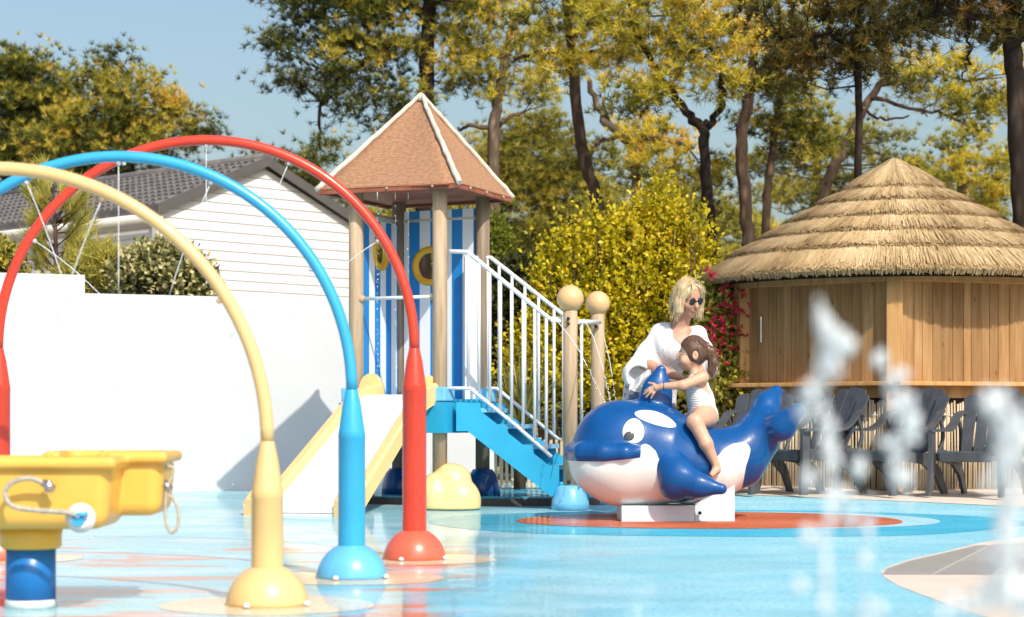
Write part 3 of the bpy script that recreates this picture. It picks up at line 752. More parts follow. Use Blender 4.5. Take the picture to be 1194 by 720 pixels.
bush('low_shrub', 'yellowish feathery shrub behind the step in the wall', 'shrub', 18,
     [(116, 322, 26, 24), (96, 334, 20, 16), (130, 335, 18, 16)], 'sapling', 1300, .008, .11, .2, 10)
bush('low_shrub', 'olive green shrub at the far left behind the wall', 'shrub', 18.3,
     [(-6, 312, 20, 18), (-40, 306, 40, 30), (14, 318, 10, 10)], 'olive', 1100, .03, .06, .2, 9)
bush('conifer_shrub', 'small light green conifer just right of the tower posts', 'shrub', 22,
     [(579, 290, 15, 26), (580, 310, 17, 24), (578, 272, 8, 14)], 'green', 900, .025, .06, .14, 8)
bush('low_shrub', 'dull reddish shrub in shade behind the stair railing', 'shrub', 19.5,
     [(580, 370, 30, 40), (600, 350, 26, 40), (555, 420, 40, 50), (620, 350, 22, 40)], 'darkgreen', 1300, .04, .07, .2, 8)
# young pine behind the wall
def sapling():
    d = 18.4; root = empty('young_pine', (XX(68, d), d, gz(d)), 'wispy young pine behind the wall under the yellow arch', 'tree')
    m = MB(); m.tube([W(68, 400, d), W(66, 320, d), W(64, 250, d), W(62, 215, d)], [.03, .025, .015, .006], 7); m.build('trunk', MT['bark'], root)
    m = MB(); Cs = []; Os = []
    for k in range(46):
        t = rng.uniform(0, 1); a = W(66 - 3 * t, 335 - 115 * t, d); s = rng.choice([-1, 1])
        L = (1 - .5 * t) * rng.uniform(15, 52); e = W(66 + s * L, 325 - 100 * t - rng.uniform(10, 40), d + rng.uniform(-.35, .35))
        mid = (a + e) / 2 + Vector((0, 0, -.04)); m.tube([a, mid, e], [.008, .006, .003], 5, caps=False)
        for q in np.linspace(.45, 1.05, 6):
            p = mid + (e - mid) * ((q - .45) / .6) if q > .45 else mid
            Cs.append(np.array(p)); o = np.array((e - a).normalized()); Os.append(o)
    m.build('branches', MT['bark'], root)
    V, Fc, t = tufts(np.array(Cs), np.array(Os), .16, .009, 16, rng.uniform(.2, .9, len(Cs)), .6, 1.3)
    np_mesh('crown', V, Fc, PAL['sapling'], root, attrs={'tint': t})
sapling()
def yucca():
    d = 15.9; root = empty('strap_leaf_plant', (XX(606, d), d, gz(d)), 'spiky strap leaved plant growing behind the stair railing', 'plant')
    V, Fc, T = [], [], []
    for k in range(170):
        a = rng.uniform(0, 6.28); el = rng.uniform(.25, 1.45); L = rng.uniform(.45, .85); w_ = rng.uniform(.012, .02)
        b0 = np.array(W(606 + rng.uniform(-8, 8), 500, d)); dr = np.array([math.cos(a) * math.cos(el), math.sin(a) * math.cos(el) * .7, math.sin(el)])
        sd = np.array([-math.sin(a), math.cos(a), 0]); tn = rng.uniform(.1, .95); i0 = len(V)
        for q in range(5):
            t = q / 4; p = b0 + dr * L * t + np.array([0, 0, -.35 * L * t * t * math.cos(el)]); ww = w_ * (1 - t) ** .7
            V += [p - sd * ww, p + sd * ww]; T += [tn, tn]
        Fc += [(i0 + 2 * q, i0 + 2 * q + 1, i0 + 2 * q + 3, i0 + 2 * q + 2) for q in range(4)]
    np_mesh('leaves', V, Fc, PAL['yucca'], root, attrs={'tint': T})
    m = MB(); m.tube([W(606, 590, d), W(606, 498, d)], [.05, .045], 8); m.build('stem', MT['bark'], root)
yucca()
# ------------------------------------------------------------------ thatched hut
HC = Vector((XX(1043, 17.6), 17.6, 0)); HR = 1.47; hgz = gz(17)
hut = empty('thatched_hut', (HC.x, HC.y, hgz), 'round wooden bar hut with a layered straw roof', 'hut')
HA = -math.degrees(math.atan2(HC.x, HC.y))
hv = [Vector((HC.x + HR * math.sin(R(60 * k + HA)), HC.y - HR * math.cos(R(60 * k + HA)), 0)) for k in range(6)]
MT['cedar'] = woodmat('stained_board', (.29, .15, .055), (.52, .31, .14), (1, 1, .07), 22, .6)
MT['cedar_light'] = woodmat('stained_beam', (.42, .22, .075), (.58, .34, .14), (1, 1, .1), 22, .6)
MT['reed'] = woodmat('split_reed', (.52, .41, .27), (.76, .65, .48), (1, 1, .05), 30, .7, knots=False)
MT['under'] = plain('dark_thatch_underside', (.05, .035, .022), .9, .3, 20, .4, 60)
TOPZ, CTZ = 1.84, .965
for k in range(6):
    m = MB(); c = hv[k]; rot = Matrix.Rotation(R(60 * k + HA), 3, 'Z')
    m.box(c + Vector((0, 0, (TOPZ + .1) / 2 + .02)), (.13, .13, TOPZ + .1), rot, .008); m.build('corner_post', MT['cedar_light'], hut)
for k in (5, 0, 1, 4):
    a, b = hv[k], hv[(k + 1) % 6]; e = (b - a).normalized(); nrm = Vector((e.y, -e.x, 0)); L = (b - a).length
    rot = Matrix.Rotation(math.atan2(e.y, e.x), 3, 'Z')
    V, Fc, T = [], [], []
    nb = 15; bws = rng.uniform(.75, 1.3, nb); bws *= (L - .13) / bws.sum(); mb = MB(); tl = []
    for q in range(nb):
        bw = bws[q]; c = a + e * (.065 + bws[:q].sum() + bw / 2) + nrm * rng.uniform(-.002, .003) + Vector((0, 0, (CTZ + TOPZ - .06) / 2))
        n0 = len(mb.v); mb.box(c, (bw - .003, .028, TOPZ - .06 - CTZ), rot, .0015); tl += [rng.uniform(0, 1)] * (len(mb.v) - n0)
    o = mb.build('board_panel', MT['cedar'], hut)
    at = o.data.attributes.new('tint', 'FLOAT', 'POINT'); at.data.foreach_set('value', tl)
    mb = MB(); mb.box((a + b) / 2 + nrm * .02 + Vector((0, 0, TOPZ - .02)), (L - .02, .09, .085), rot, .005); mb.build('top_beam', MT['cedar_light'], hut)
    mb = MB(); mb.box((a + b) / 2 + nrm * .07 + Vector((0, 0, CTZ - .02)), (L + .10, .20, .035), rot, .006); mb.build('counter', MT['cedar_light'], hut)
    mb = MB(); mb.box((a + b) / 2 + nrm * .005 + Vector((0, 0, CTZ - .085)), (L - .02, .05, .10), rot, .004); mb.build('counter_beam', MT['cedar'], hut)
    mb = MB(); tl = []; nr = 58
    for q in range(nr):
        c = a + e * (L * (q + .5) / nr) + nrm * (.03 + rng.uniform(-.008, .008)); n0 = len(mb.v)
        top = CTZ - .14 - rng.uniform(0, .05); lean = rng.normal(0, .006)
        mb.tube([c + Vector((0, 0, hgz - .02)), c + e * lean + Vector((0, 0, top))], rng.uniform(.007, .013), 6); tl += [.7 * float(rng.uniform(0, 1)) ** 3] * (len(mb.v) - n0)
    o = mb.build('reed_screen', MT['reed'], hut)
    at = o.data.attributes.new('tint', 'FLOAT', 'POINT'); at.data.foreach_set('value', tl)
    mb = MB()
    for zz in (.28, .6): mb.tube([a + nrm * .045 + Vector((0, 0, hgz + zz)), b + nrm * .045 + Vector((0, 0, hgz + zz))], .003, 4)
    mb.build('binding_wire', MT['steel'], hut)
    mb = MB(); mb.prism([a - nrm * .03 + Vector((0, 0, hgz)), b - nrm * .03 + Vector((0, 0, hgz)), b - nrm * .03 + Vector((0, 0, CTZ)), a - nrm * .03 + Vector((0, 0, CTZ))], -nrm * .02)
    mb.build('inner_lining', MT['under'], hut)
mb = MB(); mb.box(hv[5] + Vector((.13, -.15, 1.42)), (.012, .012, .22)); mb.build('hinge_strip', MT['steel'], hut)
def thatch_mat():
    m, n, b, o = newmat('straw_thatch'); at = nd(n, 'ShaderNodeAttribute', attribute_name='tint')
    c = ramp(n, at.outputs['Fac'], [(0, (.14, .08, .035)), (.3, (.42, .29, .14)), (.7, (.64, .47, .26)), (1, (.78, .62, .40))])
    n.links.new(c, b.inputs['Base Color']); b.inputs['Roughness'].default_value = .75; b.inputs['Specular IOR Level'].default_value = .2
    return m
MT['thatch'] = thatch_mat()
PROF = [(.03, 2.93), (.47, 2.655), (.72, 2.52), (.975, 2.365), (1.23, 2.215), (1.49, 2.06), (1.74, 1.86)]
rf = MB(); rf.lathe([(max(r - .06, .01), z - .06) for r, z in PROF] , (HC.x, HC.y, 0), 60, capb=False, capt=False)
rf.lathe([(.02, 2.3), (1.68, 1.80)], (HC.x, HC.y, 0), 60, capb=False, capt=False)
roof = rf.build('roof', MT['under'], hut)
for i in range(6):
    (r0, z0), (r1, z1) = PROF[i], PROF[i + 1]
    r0b = max(r0 - .10, .02); z0b = z0 + (.10 if i else 0) * (PROF[i][1] - z1) / (r1 - r0) * .8 - (.03 if i else 0)
    V, T, Fq = [], [], []
    N = int(1500 + 3900 * r1)
    for lay in range(3):
        a = rng.uniform(0, 2 * math.pi, N); w_ = rng.uniform(.0035, .008, N); n_ = len(a)
        ss = rng.uniform(0, .55, n_) if lay < 2 else rng.uniform(.3, .75, n_)
        ee = rng.uniform(.94, 1.03, n_) if lay == 0 else rng.uniform(.55, 1.02, n_)
        off = rng.uniform(.0, .02, n_) + .012 * lay; da = rng.normal(0, .008, n_) / max(r1, .4)
        def pt(t, side, drop):
            rr = r0b + (r1 - r0b) * t + .02; zz = z0b + (z1 - z0b) * t - .02 * math.sin(1.5) * (1 - t) * 0 + off * 1.0 - drop
            ang = a + da * t
            x = HC.x + rr * np.sin(ang) + side * w_ * .5 * np.cos(ang); y = HC.y - rr * np.cos(ang) + side * w_ * .5 * np.sin(ang)
            return np.stack([x, y, zz], -1)
        sag = rng.uniform(0, .015, n_)
        A = [pt(ss, -1, 0), pt(ss, 1, 0), pt(ee, 1, sag), pt(ee, -1, sag)]
        b0 = len(V) * 4 if False else sum(len(q) for q in V)
        V.append(np.stack(A, 1).reshape(-1, 3))
        tn = np.clip(.55 + .12 * np.sin(a * 9 + i) + .08 * np.sin(a * 23 + 2 * i) + rng.normal(0, .12, n_), 0, 1); tt = np.stack([tn, tn, tn - .12, tn - .12], 1)
        T.append(tt.reshape(-1))
    # the cut edge of the layer: short stubs hanging down
    N2 = int(2600 * r1); a = rng.uniform(0, 2 * math.pi, N2); w_ = rng.uniform(.005, .010, N2); hh = rng.uniform(.014, .034, N2) * (1.7 if i == 5 else 1); rr = r1 + .02 + rng.uniform(-.03, .0, N2)
    zt = z1 + rng.uniform(.0, .03, N2)
    def pe(side, dz, dr):
        x = HC.x + (rr + dr) * np.sin(a) + side * w_ * .5 * np.cos(a); y = HC.y - (rr + dr) * np.cos(a) + side * w_ * .5 * np.sin(a)
        return np.stack([x, y, zt - dz], -1)
    V.append(np.stack([pe(-1, 0, 0), pe(1, 0, 0), pe(1, hh, -.03), pe(-1, hh, -.03)], 1).reshape(-1, 3))
    tn = np.clip(rng.normal(.08 + (.35 if i == 5 else 0), .1, N2), 0, 1); T.append(np.stack([tn + .15, tn + .15, tn, tn], 1).reshape(-1))  # dark tint draws the shadow line under the upper layers; eave ends lighter
    V = np.concatenate(V); T = np.clip(np.concatenate(T), 0, 1)
    np_mesh('thatch_layer', V, np.arange(len(V)).reshape(-1, 4), MT['thatch'], roof, attrs={'tint': T})
mb = MB(); mb.box((HC.x - .0, HC.y - .22, 2.80), (.03, .05, .14), Matrix.Rotation(R(-40), 3, 'X')); mb.build('roof_vent', MT['under'], roof)

# low reed fence between the wall and the hut
fd = 16.3
fe = empty('reed_fence', (XX(620, fd), fd, gz(fd)), 'low pale picket fence seen under the blue staircase', 'fence')
mb = MB(); tl = []
for k in range(46):
    px = 578 + k * 6.4
    if px > 872: break
    x = XX(px, fd); h_ = .40 + rng.uniform(-.02, .03)
    n0 = len(mb.v); mb.box((x, fd, gz(fd) + h_ / 2 + .02), (.026, .018, h_), Matrix.Rotation(rng.normal(0, .015), 3, 'Y'), .003); tl += [float(rng.uniform(0, .5))] * (len(mb.v) - n0)
o = mb.build('pickets', MT['reed'], fe); at = o.data.attributes.new('tint', 'FLOAT', 'POINT'); at.data.foreach_set('value', tl)
mb = MB()
for z in (.12, .3): mb.tube([(XX(576, fd), fd + .014, gz(fd) + z), (XX(872, fd), fd + .014, gz(fd) + z)], .005, 5)
mb.build('wire', MT['steel'], fe)

# ------------------------------------------------------------------ play tower
TC = Vector((-.655, 14.40, 0)); pM = Vector((-.505, 13.94, 0)); pL = Vector((-1.115, 14.24, 0)); pR = Vector((-.215, 14.56, 0)); pB = Vector((-.845, 14.88, 0))
tg = .105
tw = empty('play_tower', (TC.x, TC.y, tg), 'wooden play tower with woven pyramid roof, slide and blue stairs', 'play tower')
Z = Vector((0, 0, 1))
def pole(p, r, z0, z1, mat, name='post', parent=tw):
    m = MB(); m.lathe([(r, z0), (r, z1 - .008), (r - .008, z1)], (p.x, p.y, 0), 20); return m.build(name, mat, parent)
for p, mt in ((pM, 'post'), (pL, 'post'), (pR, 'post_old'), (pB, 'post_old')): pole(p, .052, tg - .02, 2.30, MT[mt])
# roof
EV, AP = 2.285, 2.985
def rc(p, k=1.58): return TC + (p - TC) * k
RC = [rc(pM), rc(pR), rc(pB), rc(pL)]
RC[0] = RC[0] + Vector((.05, .05, 0)); RC[1] = RC[1] + Vector((-.04, 0, 0))
apex = TC + Vector((0, 0, AP))
def weave_mat():
    m, n, b, o = newmat('woven_bamboo_cloth'); uv = nd(n, 'ShaderNodeUVMap')
    sp = nd(n, 'ShaderNodeSeparateXYZ'); n.links.new(uv.outputs[0], sp.inputs[0])
    f = noise(n, coords(n), 5, 4)
    yy = math1(n, 'FRACT', math1(n, 'ADD', math1(n, 'MULTIPLY', sp.outputs[1], 52), math1(n, 'MULTIPLY', f, .5)))
    xx = math1(n, 'FRACT', math1(n, 'MULTIPLY', sp.outputs[0], 70))
    mp = nd(n, 'ShaderNodeMapping'); mp.inputs['Scale'].default_value = (34, 40, 1); n.links.new(uv.outputs[0], mp.inputs[0])
    f3 = noise(n, mp.outputs[0], 1.0, 3)
    a = mixc(n, ramp(n, f3, [(.3, (0, 0, 0)), (.7, (1, 1, 1))]), (.30, .155, .085), (.46, .26, .155))
    a = mixc(n, ramp(n, yy, [(0, (.6, .6, .6)), (.3, (0, 0, 0))]), a, (.2, .09, .05))
    n.links.new(a, b.inputs['Base Color']); b.inputs['Roughness'].default_value = .65; b.inputs['Specular IOR Level'].default_value = .25
    bump(n, b, math1(n, 'ADD', yy, math1(n, 'MULTIPLY', xx, .4)), .35, .006); return m
MT['weave'] = weave_mat(); MT['bamboo'] = plain('pale_bamboo', (.62, .54, .45), .55, .2, 12, .25, 30, stretch=(1, 1, 1))
MT['eave'] = plain('reddish_eave_board', (.30, .09, .045), .6, .25, 10, .2, 60)
bm = bmesh.new(); uvl = bm.loops.layers.uv.new('UVMap')
for i in range(4):
    a, b = RC[i] + Z * EV, RC[(i + 1) % 4] + Z * EV; NR = 12
    rows = []
    for r_ in range(NR + 1):
        t = r_ / NR; sagz = -.035 * math.sin(math.pi * t)
        rows.append([(bm.verts.new(a.lerp(b, s / 8).lerp(apex, t) + Z * sagz * math.sin(math.pi * s / 8)), s / 8 * (1 - t) + .5 * t, t) for s in range(9)])
    for r_ in range(NR):
        for s in range(8):
            q = [rows[r_][s], rows[r_][s + 1], rows[r_ + 1][s + 1], rows[r_ + 1][s]]
            f = bm.faces.new([x[0] for x in q]); f.smooth = True
            for lp, x in zip(f.loops, q): lp[uvl].uv = (x[1], x[2])
bmesh.ops.remove_doubles(bm, verts=bm.verts, dist=1e-5); bmesh.ops.recalc_face_normals(bm, faces=bm.faces)
me = bpy.data.meshes.new('roof'); bm.to_mesh(me); bm.free()
troof = link_mesh('roof', me, MT['weave'], tw)
for i in range(4):
    c = RC[i] + Z * (EV + .01); pts = [c.lerp(apex + Z * .02, t) for t in np.linspace(-.015, 1, 22)]
    rr = [.021 * (1.10 if k % 5 == 2 else 1) * (1 - .25 * k / 21) for k in range(22)]
    pts = [p + Vector(rng.normal(0, .0018, 3)) for p in pts]
    m = MB(); m.tube(pts, rr, 10); m.build('ridge_pole', MT['bamboo'], troof)
    a, b = RC[i], RC[(i + 1) % 4]; e = (b - a).normalized(); nn = Vector((e.y, -e.x, 0))
    m = MB(); m.prism([a + Z * (EV - .032) - nn * .005, b + Z * (EV - .032) - nn * .005, b + Z * (EV + .008) - nn * .005, a + Z * (EV + .008) - nn * .005], -nn * .03); m.build('eave_board', MT['eave'], troof)
    for t in (.2, .5, .82):
        m = MB(); m.lathe([(.010, 0), (.010, .006), (.004, .01)], a.lerp(b, t) + Z * (EV - .014) + nn * .004, 8, Matrix.Rotation(R(90), 3, 'X')); m.build('eave_bolt', MT['rope'], troof)
m = MB(); m.lathe([(.035, -.03), (.03, .012), (.01, .03)], apex, 12); m.build('roof_cap', MT['bamboo'], troof)
m = MB(); m.prism([rc(p, 1.45) + Z * (EV - .01) for p in (pM, pR, pB, pL)], Z * .008); m.build('roof_lining', MT['eave'], troof)
# ceiling ring beams (pale squared rails between the posts)
for a, b in ((pL, pB), (pB, pR)):
    m = MB(); m.tube([a.lerp(b, .06) + Z * 2.13, a.lerp(b, .94) + Z * 2.13], .022, 8); m.build('roof_rail', MT['bamboo'], tw)
# platform
def sq(k): return [TC + (p - TC) * k for p in (pM, pR, pB, pL)]
m = MB(); m.prism([p + Z * .56 for p in sq(1.26)], Z * .215); m.build('platform_beam', MT['turq'], tw)
m = MB(); m.prism([p + Z * .778 for p in sq(1.20)], Z * .02); m.build('platform_floor', MT['turq'], tw)
for p in (pM, pR, pL):
    m = MB(); m.box(p + Z * .83, (.16, .16, .1), Matrix.Rotation(R(-26), 3, 'Z'), .01); m.build('post_collar', MT['lightblue'], tw)
# striped back panels with round portholes
def stripe_mat():
    m, n, b, o = newmat('blue_white_stripes'); uv = nd(n, 'ShaderNodeUVMap'); sp = nd(n, 'ShaderNodeSeparateXYZ'); n.links.new(uv.outputs[0], sp.inputs[0])
    fr = math1(n, 'FRACT', math1(n, 'MULTIPLY', sp.outputs[0], 3.6))
    c = mixc(n, math1(n, 'GREATER_THAN', fr, .5), (.80, .80, .81), (.012, .22, .58))
    n.links.new(c, b.inputs['Base Color']); b.inputs['Roughness'].default_value = .4; return m
MT['stripe'] = stripe_mat(); MT['ring'] = plain('yellow_ring', (.80, .42, .02), .4, .06, 5, .02)
def panel(a, b, z0, z1, hole_t, hole_z, hr, inward, u0):
    e = (b - a); L = e.length; e.normalize(); n2 = Vector((e.y, -e.x, 0)) * inward
    a = a + e * .055; L -= .11; bm = bmesh.new(); uvl = bm.loops.layers.uv.new('UVMap'); th = .018
    hx = hole_t * L; N = 48
    # outer boundary sampled at the same angles as the hole
    ring_o, ring_i = [], []
    for k in range(N):
        an = 2 * math.pi * k / N; c, s = math.cos(an), math.sin(an)
        tx = ((L - hx) if c > 0 else hx) / max(abs(c), 1e-6); tz = ((z1 - hole_z) if s > 0 else (hole_z - z0)) / max(abs(s), 1e-6); t = min(tx, tz)
        ring_o.append((hx + c * t, hole_z + s * t)); ring_i.append((hx + c * hr, hole_z + s * hr))
    for cx, cz in ((0, z0), (L, z0), (L, z1), (0, z1)):
        k = min(range(N), key=lambda q: (ring_o[q][0] - cx) ** 2 + (ring_o[q][1] - cz) ** 2); ring_o[k] = (cx, cz)
    def P(q, off): return a + e * q[0] + Z * q[1] + n2 * off
    lay = [[bm.verts.new(P(q, o_)) for q in r_] for r_, o_ in ((ring_o, 0), (ring_i, 0), (ring_i, th), (ring_o, th))]
    src = [ring_o, ring_i, ring_i, ring_o]
    for j in range(4):
        j2 = (j + 1) % 4
        for k in range(N):
            k2 = (k + 1) % N
            f = bm.faces.new((lay[j][k], lay[j][k2], lay[j2][k2], lay[j2][k]))
            for lp, q in zip(f.loops, (src[j][k], src[j][k2], src[j2][k2], src[j2][k])): lp[uvl].uv = (q[0] / .65 + u0, q[1])
    bmesh.ops.recalc_face_normals(bm, faces=bm.faces)
    me = bpy.data.meshes.new('striped_panel'); bm.to_mesh(me); bm.free(); pn = link_mesh('striped_panel', me, MT['stripe'], tw)
    m = MB(); c = a + e * hx + Z * hole_z + n2 * (th / 2)
    m.tube([c + e * math.cos(t) * (hr + .008) + Z * math.sin(t) * (hr + .008) for t in np.linspace(0, 2 * math.pi, 40)[:-1]], .026, 10, closed=True); m.build('porthole_ring', MT['ring'], pn)
    return pn
panel(pL, pB, .80, 2.10, .52, 1.87, .10, 1, .1)
panel(pB, pR, .80, 2.20, .36, 1.79, .115, 1, .35)
# white jamb board beside the stair head
m = MB(); m.box(pR + Vector((-.085, -.06, 1.32)), (.10, .03, 1.04), Matrix.Rotation(R(20), 3, 'Z'), .004); m.build('jamb_board', MT['white'], tw)
# safety bar above the slide
m = MB(); m.tube([pL.lerp(pM, .07) + Z * 1.515, pL.lerp(pM, .93) + Z * 1.515], .013, 10); bar = m.build('safety_bar', MT['white_metal'], tw)
m = MB()
for t in (.06, .94): m.lathe([(.0, -.03), (.03, -.02), (.034, 0), (.03, .02), (0, .03)], pL.lerp(pM, t) + Z * 1.515, 12, capb=False, capt=False)
m.build('bar_socket', MT['post'], bar)
# slide
sT0, sT1 = W(437, 455, 14.10), W(497, 462, 13.90); sB0, sB1 = W(299, 599, 13.25), W(394, 604, 13.14)
prof = [(0, .83), (.1, .825), (.2, .74), (.82, .13), (.92, .07), (1.0, .055)]
def SP(t, s):
    a = Vector((sT0.x, sT0.y, 0)).lerp(Vector((sB0.x, sB0.y, 0)), t); b = Vector((sT1.x, sT1.y, 0)).lerp(Vector((sB1.x, sB1.y, 0)), t); return a.lerp(b, s)
m = MB(); N = len(prof); vs = []
for t, z in prof: vs += [SP(t, 0) + Z * z, SP(t, 1) + Z * z, SP(t, 1) + Z * (z - .02), SP(t, 0) + Z * (z - .02)]
fs = [(0, 1, 2, 3), tuple(4 * (N - 1) + q for q in (3, 2, 1, 0))]
for i in range(N - 1):
    for q in range(4): fs.append((4 * i + q, 4 * i + (q + 1) % 4, 4 * i + 4 + (q + 1) % 4, 4 * i + 4 + q))
m.add(vs, fs); slide = m.build('slide', MT['white'], tw)
m = MB(); m.prism([SP(1, .03) + Z * .0, SP(1, .97) + Z * .0, SP(1, .97) + Z * .03, SP(1, .03) + Z * .03], SP(.4, .5) - SP(.5, .5)); m.build('slide_foot', MT['white'], slide)
for s, so_ in ((0, -1), (1, 1)):
    m = MB(); vs = []; wd_ = (SP(0, 1) - SP(0, 0)).normalized()
    pr = [(-.06, .86, .05, -.08), (.0, .83, .075, -.07), (.08, .81, .07, -.08), (.2, .74, .06, -.075), (.82, .13, .07, -.075), (.93, .075, .10, -.05), (.985, .06, .12, -.06), (1.03, .05, .07, -.05)]
    for t, z, u_, d_ in pr:
        p = SP(t, s); o0 = p - wd_ * so_ * .012; o1 = p + wd_ * so_ * .075
        for (oo, zz) in ((o0, z + d_), (o0, z + u_ - .015), (o0.lerp(o1, .2), z + u_), (o0.lerp(o1, .8), z + u_), (o1, z + u_ - .015), (o1, z + d_)): vs.append(oo + Z * max(zz, .01))
    fs = [tuple(range(6)), tuple(6 * (len(pr) - 1) + q for q in reversed(range(6)))]
    for i in range(len(pr) - 1):
        for q in range(6): fs.append((6 * i + q, 6 * i + (q + 1) % 6, 6 * i + 6 + (q + 1) % 6, 6 * i + 6 + q))
    m.add(vs, fs); m.build('slide_side', MT['yellow'], slide)
for p, q in ((W(433, 455, 14.16), .09), (W(501, 458, 13.92), .06)):
    m = MB(); poly = [p + Vector((q * math.cos(t), 0, .12 * math.sin(t) if t <= math.pi else 0)) for t in np.linspace(0, math.pi, 14)] + [p + Vector((-q, 0, -.1)), p + Vector((q, 0, -.1))]
    m.prism(poly, (0, .035, 0)); m.build('slide_head_cheek', MT['yellow'], slide)
# stairs
dN, dF = 13.87, 14.5
npx = [(532, 469), (560, 470), (561, 480), (580, 495), (591, 495.5), (592.5, 505), (610, 519), (621, 519.5), (622.5, 529), (640, 543), (652, 542.5), (652, 577), (642, 579), (545, 503), (532, 503)]
stair = MB()
st0 = [Vector((XX(x, dN), dN, ZZ(y, dN))) for x, y in npx]
stair.prism(st0, (0, .04, 0)); sto = stair.build('stringer', MT['turq'], tw)
off = Vector((.17, .60, 0)); m = MB(); m.prism([p + off for p in st0], (0, .04, 0)); m.build('stringer', MT['turq'], tw)
for (xa, xb, y) in ((545, 566, 471), (566, 597, 490), (597, 628, 514), (628, 655, 538)):
    x0, x1, z = XX(xa, dN), XX(xb, dN), ZZ(y, dN) - .03; m = MB(); y0 = dN + .045; y1 = dN + .595
    k0 = off.x * .07; k1 = off.x * .93
    m.prism([(x0 + k0, y0, z - .03), (x1 + k0, y0, z - .03), (x1 + k1, y1, z - .03), (x0 + k1, y1, z - .03)], (0, 0, .03)); tr = m.build('tread', MT['lightblue'], tw)
    m = MB(); m.prism([(x0 + k0 - .005, y0, z - .17), (x0 + k1 - .005, y1, z - .17), (x0 + k1 - .005, y1, z - .032), (x0 + k0 - .005, y0, z - .032)], (.014, 0, 0)); m.build('riser', MT['turq'], tr)
m = MB(); m.box((XX(656, dN) , dN + .02, .11), (.05, .1, .22), None, .01); m.build('stair_foot', MT['turq'], tw)
# railings
def railing(top, low, bx, d, r1, r2):
    m = MB(); m.tube([W(x, y, d) for x, y in top], r1, 12); rl = m.build('handrail', MT['white_metal'], tw)
    m = MB(); m.tube([W(x, y, d) for x, y in low], r2 * 1.15, 10); m.build('lower_rail', MT['white_metal'], rl)
    def yat(line, x):
        for (xa, ya), (xb, yb) in zip(line, line[1:]):
            if xa <= x <= xb: return ya + (yb - ya) * (x - xa) / (xb - xa)
        return line[-1][1]
    for x in bx:
        m = MB(); m.tube([W(x, yat(top, x), d), W(x, yat(low, x), d)], r2, 8); m.build('baluster', MT['white_metal'], rl)
railing([(524, 293.5), (545, 294), (640, 371.5), (650, 374)], [(522, 453), (548, 453), (600, 495), (643, 533)], [546, 558.5, 571, 583.5, 596.5, 610, 623.5, 637], dN + .02, .0165, .0118)
railing([(556, 300.5), (572, 300.5), (655, 366), (662, 369)], [(563, 453), (579, 453), (652, 513)], [568, 582, 597, 612, 628, 646, 657], dF + .03, .0155, .0112)
nN = Vector((XX(665, 13.85), 13.85, 0)); nF = Vector((XX(697, 14.5), 14.5, 0))
for p, zt, br in ((nN, ZZ(362, 13.85), .094), (nF, ZZ(366, 14.5), .089)):
    po = pole(p, .050, .03, zt, MT['post'])
    m = MB(); m.lathe([(br * math.sin(t), zt - .012 + br - br * math.cos(t)) for t in np.linspace(.35, math.pi, 22)], (p.x, p.y, 0), 28, capt=False); m.build('ball_finial', MT['ball'], po)
    m = MB(); m.lathe([(.135, 0.0), (.13, .05), (.10, .14), (.085, .165), (.06, .17)], (p.x, p.y, gz(p.y) + .0), 24); m.build('post_skirt', MT['lightblue'], po)
    m = MB()
    for zz in (zt - .06, zt - .095): m.lathe([(.012, 0), (.012, .008), (.006, .012)], p + Vector((-.016, -.052, zz)), 8, Matrix.Rotation(R(90), 3, 'X'))
    m.lathe([(.014, 0), (.014, .008), (.006, .012)], p + Vector((-.012, -.052, .22)), 8, Matrix.Rotation(R(90), 3, 'X'))
    m.build('bolt', MT['black'], po)
m = MB(); m.tube([W(674, 375.5, 13.98), W(699, 376, 14.42)], .017, 10); m.build('rail_bracket', MT['white_metal'], tw)
m = MB(); m.tube([W(678, 376, 14.05), W(678, 505, 14.05)], .0115, 8); m.build('baluster', MT['white_metal'], tw)
m = MB(); m.box(W(649, 373, 13.88), (.08, .03, .04), None, .006); m.build('rail_flange', MT['white_metal'], tw)
for p in (pL, pB, pR):
    m = MB(); m.lathe([(.13, 0), (.125, .06), (.10, .15), (.07, .19)], (p.x, p.y, tg - .005), 20); m.build('post_skirt', MT['navy'], tw)
# moulded rock round the front post
s = SDF(); pm = (pM.x + .06, pM.y - .02)
s.cap((pm[0], pm[1], .05), (pm[0] + .0, pm[1], .24), .19, .10, .05)
s.ell((pm[0] + .08, pm[1] - .06, .08), (.15, .13, .17), .04); s.ell((pm[0] - .1, pm[1] - .03, .1), (.11, .13, .18), .04); s.ell((pm[0] + .04, pm[1], .24), (.12, .11, .10), .04)
s.plane((0, 0, gz(13.9) + .002), (0, 0, -1))
rock_m = plain('yellow_moulded_rock', (.76, .57, .26), .3, .05, 4, .5, 9, .5, .3)
rock = s.build('foot_rock', .012, rock_m, tw)

